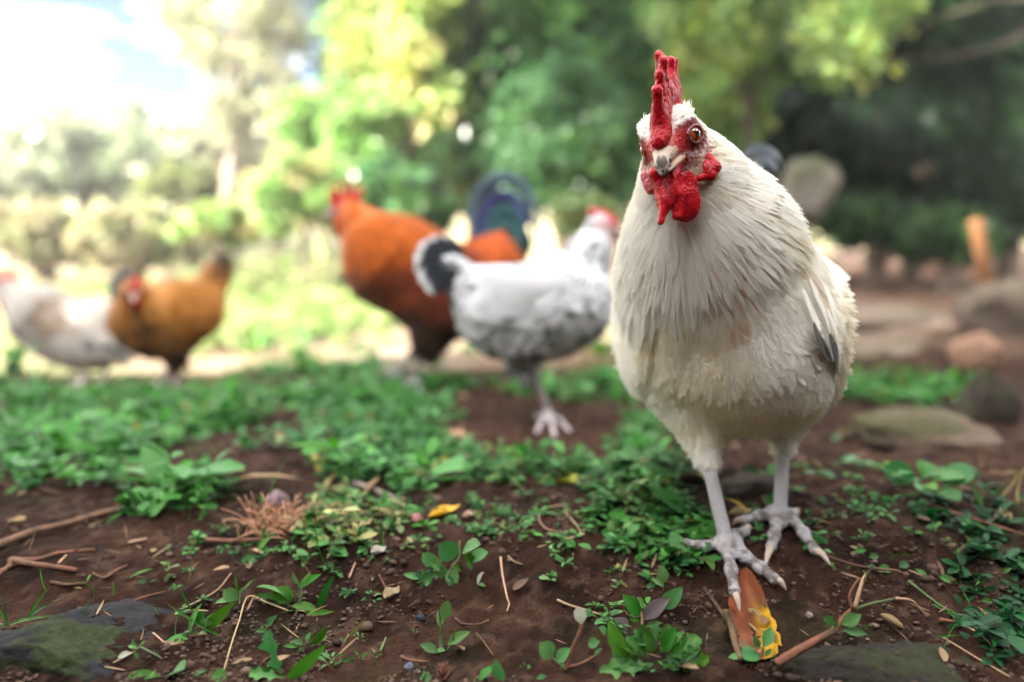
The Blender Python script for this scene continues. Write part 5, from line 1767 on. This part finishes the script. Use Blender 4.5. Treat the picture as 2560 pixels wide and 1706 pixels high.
weed(cropB, (1470, 1255), 'woody sprout topped by one round pale leaf, beside the jagged green weed', [
    ((1578, 945), (1545, 835), 'round', 'white', 1.25), ((1385, 1165), (1310, 1065), 'round', 'pale', 1.2), ((1410, 1195), (1505, 1098), 'oval', 'pale', 1.3), ((1435, 1320), (1462, 1190), 'oval', 'pale', 1.6), ((1350, 1318), (1280, 1318), 'oval', 'blue'), ((1660, 1160), (1715, 1100), 'oval', 'blue', 1.2)],
    [([(1475, 1250), (1520, 1110), (1570, 990), (1580, 935)], .0021, 'redtwig'), ([(1480, 1240), (1420, 1190), (1375, 1150)], .0009), ([(1490, 1225), (1580, 1200), (1670, 1150)], .0014, 'redtwig')])
weed(cropB, (1960, 985), 'weed with one mauve spotted leaf above the jagged green weed', [
    ((1975, 920), (2155, 770), 'oval', 'purple', .95), ((2080, 850), (2240, 700), 'oval', 'pale', 1.1), ((1960, 890), (1848, 745), 'oval', 'green', 1.1), ((1985, 850), (1940, 765), 'oval', 'pale', 1.2), ((2010, 900), (2090, 800), 'oval', 'bright', .9), ((1960, 920), (1890, 905), 'oval', 'bright', 1.1), ((1880, 1000), (1790, 905), 'oval', 'purple', 1.5), ((1990, 1000), (2105, 930), 'oval', 'pale', .8)],
    [([(1965, 990), (1975, 900), (1950, 810)], .0013, 'straw')])
weed(cropB, (2110, 700), 'small sprig with a notched leaf on the soil above the mauve leaf', [((2110, 690), (2095, 555), 'oval', 'pale', 1.5), ((2110, 690), (2035, 645), 'oval', 'pale', 1), ((2060, 740), (2000, 700), 'oval', 'blue', 1.2), ((2080, 745), (2110, 720), 'oval', 'blue', 1.2), ((2040, 750), (2010, 790), 'oval', 'blue')], [([(2115, 760), (2110, 680)], .0009)])
weed(cropB, (1815, 715), 'seedling with a feathery pale head left of the mauve leaf', [((1820, 700), (1770, 650), 'lance', 'white', 1.2), ((1820, 700), (1800, 645), 'lance', 'pale', 1.2), ((1820, 700), (1838, 655), 'lance', 'white', 1.2), ((1815, 705), (1765, 690), 'lance', 'pale', 1.2)])
# taller weeds along the crest of the mound
for (u, v_, n_, rd, tx) in ((70, 985, 16, 230, 'dark bushy weed standing up on the crest of the mound at the left edge'), (640, 900, 14, 190, 'bushy weed on the crest of the mound right of the golden brown hen'), (760, 905, 12, 150, 'bushy weed on the crest behind the pinkish grey stone'),
                           (905, 915, 12, 150, 'bushy weed on the crest just left of the foot of the rust red rooster'), (1120, 890, 16, 190, 'bushy weed on the crest below the tail of the white hen'), (1500, 905, 14, 160, 'bushy weed behind the bare patch, between the white hen and the white rooster')):
    rosette(lambda a, b: (a, b), (u, v_), tx, n_, rd, ['oval', 'round', 'oval'], ['dark', 'green', 'blue', 'green'] if u < 100 else ['green', 'bright', 'blue', 'pale'], rise=1.5, wide=1.1, group='bushy weeds along the crest of the mound')
# the big jagged weed, bottom right of the centre
jb = []
for i in range(46):
    az = 2.399 * i
    r_i = 30 + 330 * ((i + 1) / 46) ** .6
    x0, y0 = 2080 + .45 * r_i * cos(az), 1180 + .33 * r_i * sin(az)
    jb.append(((x0, y0), (x0 + 150 * cos(az) + rp.normal() * 25, y0 + 105 * sin(az) - 45 + rp.normal() * 20), ('lobed', 'oval', 'lobed')[i % 3], ('green', 'bright', 'pale', 'green', 'blue')[int(rp.integers(5))], (1.15, .95, 1.1)[i % 3]))
jb += [((1862, 1165), (1755, 920), 'oval', 'bright', .9), ((1870, 1115), (2030, 1050), 'lobed', 'pale', .9), ((1990, 1240), (1700, 1250), 'lobed', 'pale', .7), ((1740, 1020), (1695, 965), 'round', 'pale', 1.2), ((1700, 1060), (1620, 1075), 'round', 'blue', 1.1), ((1770, 1080), (1760, 1030), 'oval', 'blue', 1.3)]
weed(cropB, (2090, 1230), 'dense weed of jagged green leaves at the bottom, left of the orange fallen leaf', jb)
weed(cropC, (560, 1235), 'grey-green sprig growing over the lower end of the orange and yellow fallen leaf', [
    ((565, 1150), (628, 1008), 'oval', 'blue', 1.15), ((590, 1140), (640, 1060), 'oval', 'blue', 1), ((545, 1150), (505, 1065), 'oval', 'blue', 1.2), ((540, 1190), (420, 1215), 'round', 'blue', 1.1), ((600, 1240), (692, 1272), 'oval', 'blue', 1.1), ((580, 1215), (628, 1155), 'oval', 'pale', 1), ((405, 1318), (330, 1240), 'oval', 'pale', 1.2), ((430, 1340), (475, 1300), 'oval', 'blue', 1.4), ((560, 1150), (470, 1165), 'lance', 'olive', .9)],
    [([(490, 1310), (550, 1230), (570, 1150)], .0016, 'redtwig'), ([(345, 1375), (410, 1330), (430, 1290)], .0014, 'redtwig')])
rosette(cropC, (1640, 85), 'pale leafy weed on the brown soil at the right, above the trailing stems', 16, 330, ['oval', 'round'], ['pale', 'bright', 'blue', 'pale'], rise=.9, wide=1.1)
weed(cropC, (1300, 620), 'trailing weed with many small leaves right of the white rooster\'s rear foot', [
    ((1040, 500), (985, 480), 'oval', 'pale', 1.1), ((1190, 490), (1280, 480), 'oval', 'green', 1), ((1290, 530), (1360, 520), 'oval', 'blue', 1.2), ((1440, 560), (1500, 500), 'oval', 'green', 1.2), ((1500, 600), (1560, 570), 'round', 'blue', 1.1), ((1500, 530), (1580, 510), 'oval', 'green', 1), ((1060, 620), (990, 640), 'oval', 'pale', .9),
    ((1130, 620), (1170, 590), 'oval', 'blue'), ((1000, 740), (1060, 730), 'oval', 'green'), ((1350, 700), (1440, 660), 'round', 'green', 1), ((1270, 720), (1330, 760), 'round', 'blue', 1), ((1600, 700), (1690, 720), 'oval', 'blue', 1), ((1740, 740), (1900, 755), 'oval', 'pale', .7), ((1330, 880), (1370, 920), 'round', 'olive', 1.1), ((1230, 810), (1300, 800), 'oval', 'green'), ((1210, 440), (1260, 460), 'oval', 'olive')],
    [([(1000, 520), (1150, 570), (1300, 600), (1500, 620)], .001, 'twig'), ([(1300, 640), (1450, 680), (1650, 740)], .001, 'twig')])
weed(cropC, (2100, 900), 'creeping weed with dark glossy leaves near the right edge', [
    ((1930, 890), (2045, 885), 'oval', 'dark', 1.1), ((2170, 870), (2270, 830), 'round', 'dark', 1), ((2170, 930), (2350, 1040), 'oval', 'dark', 1.1), ((1700, 1040), (1790, 1085), 'oval', 'green', .9), ((1810, 1060), (1870, 1035), 'round', 'green', 1), ((2020, 1180), (2120, 1260), 'oval', 'dark', 1), ((1880, 780), (1920, 860), 'oval', 'dark', 1.2), ((2050, 830), (2140, 830), 'oval', 'green', .8), ((2070, 740), (2170, 730), 'oval', 'dark', .9),
    ((2200, 640), (2270, 600), 'oval', 'green', .9), ((2250, 720), (2340, 770), 'oval', 'dark', 1), ((2270, 1320), (2380, 1384), 'oval', 'dark', 1.2), ((2090, 1200), (2220, 1220), 'oval', 'dark', 1)],
    [([(1700, 900), (1900, 900), (2150, 960), (2350, 1080)], .0012, 'stem')])
weed(cropC, (2000, 400), 'drooping pale-topped weed hanging over a dark hollow at the right', [
    ((1990, 330), (1920, 300), 'oval', 'pale', 1), ((1995, 330), (1960, 270), 'oval', 'pale', 1.1), ((2000, 330), (2050, 330), 'oval', 'green', 1), ((2000, 350), (2000, 440), 'oval', 'dark', 1), ((1990, 340), (1950, 370), 'oval', 'green'), ((2000, 340), (2040, 290), 'oval', 'pale')])
# seedlings
for (u, v_, n_, rd, tx) in ((205, 790, 7, 95, 'four-leaved bright seedling on the bare soil left of the round-leaved weed'), (130, 1045, 6, 62, 'tiny seedling near the bottom between the lobed leaf and the two-leaved sprout'),
                           (130, 1170, 6, 70, 'tiny seedling above the bottom edge beside the bent yellow stalk'), (235, 1160, 5, 52, 'tiny seedling just left of the fallen reddish twig'), (490, 1010, 4, 36, 'smallest seedling, left of the two-leaved sprout'),
                           (1215, 1235, 5, 52, 'pale seedling left of the woody sprout'), (940, 350, 9, 105, 'bright little weed on the ridge in front of the white hen'), (300, 360, 6, 80, 'bright seedling under the yellowed weeds'), (40, 380, 8, 110, 'seedling clump below the yellowed weeds')):
    rosette(cropB, (u, v_), tx, n_, rd, ['oval'], ['bright', 'pale', 'green'], rise=.8)
weed(cropB, (30, 1110), 'bent yellowish stalk curling up from the soil at the bottom left of the centre', [((40, 1040), (175, 895), 'lance', 'olive', .7), ((45, 1060), (0, 1030), 'oval', 'pale', 1.3), ((20, 1180), (40, 1120), 'lance', 'olive', .6)], [([(10, 1130), (30, 1060), (60, 1010)], .0011, 'straw')])
for (u, v_, u2, v2, cl, tx) in ((850, 642, 1002, 578, 'bright', 'fallen green grass blade on the dark soil at the left'), (690, 290, 822, 196, 'green', 'green blade lying beside the long dark stick')):
    weed(cropA, (u, v_), tx, [((u, v_), (u2, v2), 'lance', cl, .8)], name='grass_stalk', group=None)
weed(cropA, (2150, 585), 'thin green stalk falling from the yellowed weeds', [((2155, 585), (2055, 330), 'blade', 'green', .5)], name='grass_stalk', group=None)

# ------------------------------------------------------------------ twigs, straws, fallen leaves
TG = 'sticks and straws lying on the soil'


def stick(crop, pts, r, label, mat='straw', name='twig', lift=.0015, branches=(), group=TG, air=None):
    pp = [G(*crop(*q), lift + r * .8) for q in pts]
    if air is not None:
        d0 = proj(pp[0])[2]
        pp = [P(*crop(*q), d0 + a_) for q, a_ in zip(pts, air)]
    root = None
    v, f = tube(pp, np.linspace(r, r * .65, len(pp)), 7, 5 * len(pp), .06, rp)
    o = obj(name, v, f, M[mat], origin=pp[0])
    tag(o, label, 'twig' if name in ('twig', 'stick') else name, group)
    for bpts, br, *air2 in branches:
        if air is not None:
            bb = [P(*crop(*q), proj(pp[0])[2] + .01) for q in bpts]
        else:
            bb = [G(*crop(*q), lift + br) for q in bpts]
        v, f = tube(bb, np.linspace(br, br * .55, len(bb)), 6, 5 * len(bb), .06, rp)
        obj('side_branch', v, f, M[mat], o)
    return o


stick(cropA, [(-40, 440), (120, 375), (230, 335), (420, 290), (640, 225), (800, 185)], .0042, 'long dark stick lying across the soil at the left edge', 'twig', 'stick')
stick(cropA, [(70, 525), (170, 545), (300, 562), (500, 590)], .0034, 'broken knotty stick with a pale end on the left', 'redtwig', 'stick', branches=[([(70, 525), (60, 560), (-40, 640)], .003), ([(80, 520), (240, 520), (380, 480), (620, 455)], .0024)])
stick(cropA, [(330, 670), (440, 685), (560, 675)], .0018, 'short dark twig below the broken knotty stick', 'twig')
stick(cropA, [(380, 545), (435, 490)], .001, 'thin pale splinter beside the broken knotty stick')
stick(cropA, [(840, 410), (960, 385)], .0016, 'short tan splinter in the dark soil at the left')
stick(cropA, [(1340, 395), (1500, 400), (1720, 390)], .0028, 'reddish stick at the foot of the tan clump of dead moss', 'redtwig', 'stick')
stick(cropA, [(1180, 850), (1300, 790), (1420, 720), (1510, 610)], .0009, 'thin bent straw left of the front sprouts')
stick(cropA, [(880, 790), (960, 760), (1080, 730)], .0009, 'thin reddish straw at the left', 'redtwig')
stick(cropA, [(1880, 855), (1740, 800), (1620, 765), (1560, 930), (1510, 1080), (1465, 1240)], .0009, 'sharply bent tan straw hanging down between the front weeds', 'straw')
stick(cropA, [(600, 610), (680, 640), (760, 590), (830, 560)], .0014, 'crooked rootlet in the dark soil at the left', 'twig')
stick(cropA, [(1000, 1000), (1100, 1075), (1200, 1060)], .0007, 'hair-thin dry rootlet among the tangled weed')
stick(cropB, [(1050, 505), (1062, 620), (1090, 760), (1105, 810), (1092, 858)], .0010, 'pale straw standing out on the bare soil, right of the round-leaved weed')
stick(cropB, [(1100, 500), (1140, 535), (1192, 552)], .0009, 'short curved pale straw beside the long pale straw')
stick(cropB, [(1420, 785), (1500, 820), (1620, 855), (1735, 890)], .0012, 'two-coloured straw running towards the mauve leaf')
stick(cropB, [(1735, 890), (1790, 860), (1860, 860), (1880, 890)], .0010, 'dark curled rootlet next to the mauve leaf', 'twig')
stick(cropB, [(890, 1000), (940, 1060), (1000, 1145)], .0008, 'thin reddish straw right of the two-leaved sprout', 'redtwig')
stick(cropB, [(400, 1155), (460, 1180), (570, 1190)], .0014, 'short crimson twig near the bottom centre', 'redtwig')
stick(cropB, [(755, 905), (800, 940), (900, 945), (970, 915)], .0011, 'small black forked twig above the two-leaved sprout', 'twig', branches=[([(900, 945), (975, 925)], .0006)])
stick(cropB, [(1480, 160), (1340, 190), (1300, 250), (1350, 320), (1480, 345)], .0011, 'looped dry straw on the soil before the near foot of the white rooster')
stick(cropB, [(1470, 205), (1540, 290), (1580, 350)], .0009, 'straight straw crossing the looped straw')
stick(cropB, [(1360, 350), (1470, 385), (1600, 350)], .0010, 'second bowed straw under the looped straw')
stick(cropB, [(255, 620), (290, 690), (310, 740)], .0009, 'thin brown straw by the four-leaved seedling', 'redtwig')
stick(cropB, [(265, 1120), (300, 1030)], .0010, 'thin olive stalk beside the tiny seedlings', 'stem')
stick(cropB, [(60, 640), (100, 540)], .0009, 'pale straw hanging from the yellowed weeds')
stick(cropB, [(90, 20), (200, 60), (330, 110), (380, 130)], .0042, 'short mauve-grey stick in the middle weed mat', 'pale_bark', 'stick')
stick(cropC, [(170, 745), (260, 870), (330, 970), (400, 1080)], .0018, 'dark rotten stick along the left side of the orange and yellow fallen leaf', 'twig')
stick(cropC, [(310, 900), (350, 1000), (380, 1130), (420, 1230)], .0032, 'thick dark bark strip beside the orange and yellow fallen leaf', 'twig', 'stick')
stick(cropC, [(1640, 140), (1900, 235), (2120, 300), (2380, 385)], .0016, 'long brown trailing stem running to the right edge', 'redtwig', 'stem')
stick(cropC, [(1560, 690), (1780, 860), (1900, 920), (2040, 950)], .0011, 'green trailing stem near the creeping dark weed', 'stem', 'stem')
stick(cropC, [(1940, 450), (1900, 520), (1960, 620), (2090, 740)], .0009, 'thin looping brown stem at the right', 'redtwig', 'stem')
stick(cropC, [(1800, 1080), (2050, 1230), (2260, 1350)], .0009, 'thin straw-coloured stem across the dark lower right corner', 'straw', 'stem')
stick(cropC, [(1950, 1000), (2060, 1060), (2160, 1170)], .0009, 'short tan stem in the dark lower right corner', 'straw', 'stem')
stick(cropC, [(1780, 960), (1890, 975)], .0020, 'stubby brown twig end among the trailing stems', 'redtwig')
stick(cropC, [(1380, 930), (1480, 1020), (1560, 1100)], .0010, 'dry brown stalk under the forked red twig', 'twig')

# forked red twig rising over the dark wet rock
ft = stick(cropC, [(660, 1260), (760, 1195), (900, 1115), (1060, 1030)], .0037, 'forked red-brown twig with a few leaves at the bottom right', 'redtwig', 'stick', air=[-.004, -.004, 0, .008])
d0 = proj(G(*cropC(660, 1260)))[2]
for pts, r_, m_ in (([(1050, 1035), (1120, 950), (1180, 885)], .0027, 'redtwig'), ([(1180, 885), (1160, 790), (1215, 690), (1240, 685)], .0013, 'redtwig'), ([(1195, 875), (1240, 720), (1275, 640)], .0016, 'straw'),
                    ([(1200, 885), (1300, 850), (1480, 812)], .0014, 'stem'), ([(1480, 812), (1580, 825), (1640, 880), (1690, 930)], .0011, 'straw'), ([(1310, 600), (1400, 615), (1480, 620), (1555, 652)], .0009, 'twig'), ([(1260, 690), (1310, 600)], .0012, 'twig')):
    v, f = tube([P(*cropC(*q), d0 + .012 + .002 * i) for i, q in enumerate(pts)], np.linspace(r_, r_ * .7, len(pts)), 7, 12, .06, rp)
    obj('side_branch', v, f, M[m_], ft)
for a_, b_, k_, c_, w_ in (((1085, 1010), (985, 938), 'lobed', 'blue', 1), ((1105, 990), (1240, 920), 'oval', 'pale', 1.3), ((1110, 1030), (1285, 1055), 'oval', 'blue', .9), ((1255, 690), (1262, 625), 'lance', 'olive', 1.3), ((1260, 1000), (1300, 985), 'oval', 'green', 1)):
    add_leaf(ft, P(*cropC(*a_), d0 + .006), P(*cropC(*b_), d0 - .002), k_, c_, wide=w_, rng=rp, facing=(0, -.7, .8))
for u, v_ in ((1548, 652), (1690, 930), (1485, 815)):
    pp_ = P(*cropC(u, v_), d0 + .014)
    obj('bud', pp_ + ico_v * np.array([.0022, .0022, .0028]), ico_f, M['twig'], ft)


# fallen leaves
def fallen(crop, a, b, wd, label, colf, curl=.25, lift=.003, jag=0.0, rows=22, name='fallen_leaf'):
    pa, pb = G(*crop(*a), lift), G(*crop(*b), lift)
    x = pb - pa
    L = np.linalg.norm(x)
    x = x / L
    y = nrm(np.cross([0, 0, 1.0], x))
    z = np.cross(x, y)
    V, Cc = [], []
    cs = np.linspace(-1, 1, 11)
    for u in np.linspace(0, 1, rows):
        w = np.interp(u, [0, .06, .25, .5, .75, .93, 1], [.08, .35, .78, .96, 1, .62, .06]) * wd * .5
        for c_ in cs:
            e = w * c_ * (1 + (jag * (vnoise(np.array([[u * 14, 3.3 + np.sign(c_), 0]]), 5)[0] - .6) if abs(c_) > .7 else 0))
            p = pa + x * L * u + y * e
            zz = max(float(g(p[None, 0], p[None, 1])[0]), p[2] - .004) if False else p[2]
            if name == 'fallen_leaf' and L > .05: p[2] = float(g(p[None, 0], p[None, 1])[0]) + .0025
            V.append(p + z * (curl * w * (c_ ** 2) + .0016 * sin(7 * u + 2 * c_) - .0012 * (abs(c_) < .08)))
            Cc.append(colf(u, c_))
    n = len(cs)
    F = np.array([(i * n + j, i * n + j + 1, (i + 1) * n + j + 1, (i + 1) * n + j) for i in range(rows - 1) for j in range(n - 1)])
    o = obj(name, np.array(V), F, M['fallen'], origin=pa, cols=np.array(Cc))
    tag(o, label, 'fallen leaf', 'fallen leaves')
    return o


M['fallen'] = material('fallen_leaf', attr=True, rough=.5, spec=.15, trans=.15, noise=(90, (.10, .035, .014), .58, .78, 4), bump=(200, .4, .0015, 'noise'))


def fl_col(u, c_):
    nz = float(fbm(np.array([[u * 5, c_ * 2, .3]]), 3, 5)[0]) - .5
    yel = float(sstep(-.02, .26, c_ - .04 + nz * .55)) * float(sstep(.22, .40, u + nz * .3))
    br = np.array([.15, .038, .012]) * (1 + nz * 1.1)
    br = br + (np.array([.24, .095, .055]) - br) * float(sstep(.55, .8, u)) * .7
    c = br + (np.array([.42, .23, .014]) - br) * yel
    c = c * (1 - .16 * (abs(sin(u * 34 - abs(c_) * 3)) < .22)) * (1 - .75 * float(sstep(.62, .70, fbm(np.array([[u * 16, c_ * 6, 2.3]]), 2, 8)[0])))
    if abs(c_) < .06: c = c * .8 + np.array([.05, .02, .01])
    return c


big = fallen(cropC, (445, 590), (560, 1215), .040, 'orange and yellow fallen leaf under the near foot of the white rooster', fl_col, .06, .004, .24)
fallen(cropB, (785, 165), (585, 240), .014, 'small yellow fallen leaf on the ridge before the white hen', lambda u, c: np.array([.62, .34, .03]) * (1 - .3 * (abs(c) < .1)), .35, .004)
fallen(cropB, (890, 205), (800, 240), .007, 'small pale fallen leaf right of the yellow fallen leaf', lambda u, c: np.array([.42, .28, .20]), .3, .003)
fallen(cropB, (380, 700), (300, 770), .012, 'tan fallen leaf by the four-leaved seedling', lambda u, c: np.array([.24, .18, .10]), .3, .003)
fallen(cropB, (300, 440), (205, 480), .012, 'white fallen petal below the yellowed weeds', lambda u, c: np.array([.30, .26, .21]), .3, .004)
fallen(cropC, (500, 205), (330, 235), .015, 'small tan fallen leaf between the feet of the white rooster', lambda u, c: np.array([.36, .22, .12]), .3, .004)
fallen(lambda a, b: (a, b), (1760, 1195), (1715, 1165), .014, 'orange fallen leaf behind the near leg of the white rooster', lambda u, c: np.array([.50, .19, .02]), .3, .006)
fallen(lambda a, b: (a, b), (1690, 1210), (1600, 1200), .022, 'yellow-green fallen leaf left of the near leg of the white rooster', lambda u, c: np.array([.44, .38, .06]), .3, .008)
fallen(lambda a, b: (a, b), (1500, 1195), (1390, 1190), .020, 'curled yellow and green leaf at the near rim of the bare patch', lambda u, c: np.array([.30, .30, .04]), .5, .010)
fallen(lambda a, b: (a, b), (1175, 1085), (1110, 1080), .022, 'tan fallen leaf on the left part of the bare patch', lambda u, c: np.array([.42, .24, .14]), .3, .006)
fallen(lambda a, b: (a, b), (800, 1160), (790, 1100), .020, 'yellow fallen leaf standing in the middle weed mat', lambda u, c: np.array([.50, .36, .06]), .3, .012)
fallen(lambda a, b: (a, b), (1960, 1205), (1900, 1180), .014, 'pale fallen leaf against the rear leg of the white rooster', lambda u, c: np.array([.34, .27, .21]), .3, .006)
for (a, b, w_, tx) in (((2110, 1130), (2185, 1150), .022, 'broad green leaf lying before the broad mossy rock'), ((2010, 1180), (2085, 1190), .014, 'narrow green leaf lying behind the rear leg of the white rooster'), ((2080, 1090), (2110, 1075), .012, 'small green leaf on the soil right of the rear leg of the white rooster')):
    fallen(lambda p, q: (p, q), a, b, w_, tx, lambda u, c: np.array([.10, .20, .10]), .3, .010)

# spiky brown bud, tan clump of dead moss
sb = G(*cropB(675, 1318))
bud = empty('seed_head', sb, 'spiky brown seed head poking up from the bottom edge', 'seed head')
ds = proj(sb)[2]
for k in range(16):
    a0 = P(*cropB(672 + rp.normal() * 8, 1312), ds + rp.normal() * .002)
    a1 = P(*cropB(690 + (k - 8) * 7 + rp.normal() * 6, 1190 + abs(k - 8) * 5 + rp.normal() * 12), ds + rp.normal() * .006)
    v, f = tube([a0, a0 * .5 + a1 * .5 + rp.normal(size=3) * .0006, a1], [.0011, .0010, .0003], 5, 6)
    obj('spike', v, f, M['redtwig'], bud)
mc = G(*cropA(1830, 330))
mv = MB()
for k in range(150):
    a0 = mc + np.array([rp.normal() * .016, rp.normal() * .010, .002])
    a1 = a0 + np.array([rp.normal() * .014, rp.normal() * .012, abs(rp.normal()) * .016])
    v, f = tube([a0, (a0 + a1) / 2 + (0, 0, .004), a1], .0007, 4, 5)
    mv.add(v, f, np.array([.42, .22, .13]) * rp.uniform(.6, 1.3))
tag(mv.build('dead_moss', M['attr'], origin=mc), 'tan clump of dead moss left of the yellowed weeds', 'moss clump', kind='stuff')
# ------------------------------------------------------------------ haze in the sunlit air
hzb = MB()
lo_, hi_ = np.array([-46, -9.5, -4.0]), np.array([46, 41, 7.2])
cv_ = np.array([[a, b, c] for a in (lo_[0], hi_[0]) for b in (lo_[1], hi_[1]) for c in (lo_[2], hi_[2])])
hf_ = np.array([[0, 1, 3, 2], [4, 6, 7, 5], [0, 4, 5, 1], [2, 3, 7, 6], [0, 2, 6, 4], [1, 5, 7, 3]])
hm = bpy.data.materials.new('haze')
hm.use_nodes = True
hm.node_tree.nodes.clear()
ho = hm.node_tree.nodes.new('ShaderNodeOutputMaterial')
hv_ = hm.node_tree.nodes.new('ShaderNodeVolumePrincipled')
hv_.inputs['Color'].default_value = (.95, .96, .95, 1)
hv_.inputs['Density'].default_value = .0022
hv_.inputs['Anisotropy'].default_value = .2
hm.node_tree.links.new(hv_.outputs[0], ho.inputs['Volume'])
tag(obj('haze', cv_, hf_, hm, smooth=False), kind='stuff')
S.cycles.volume_bounces = 0
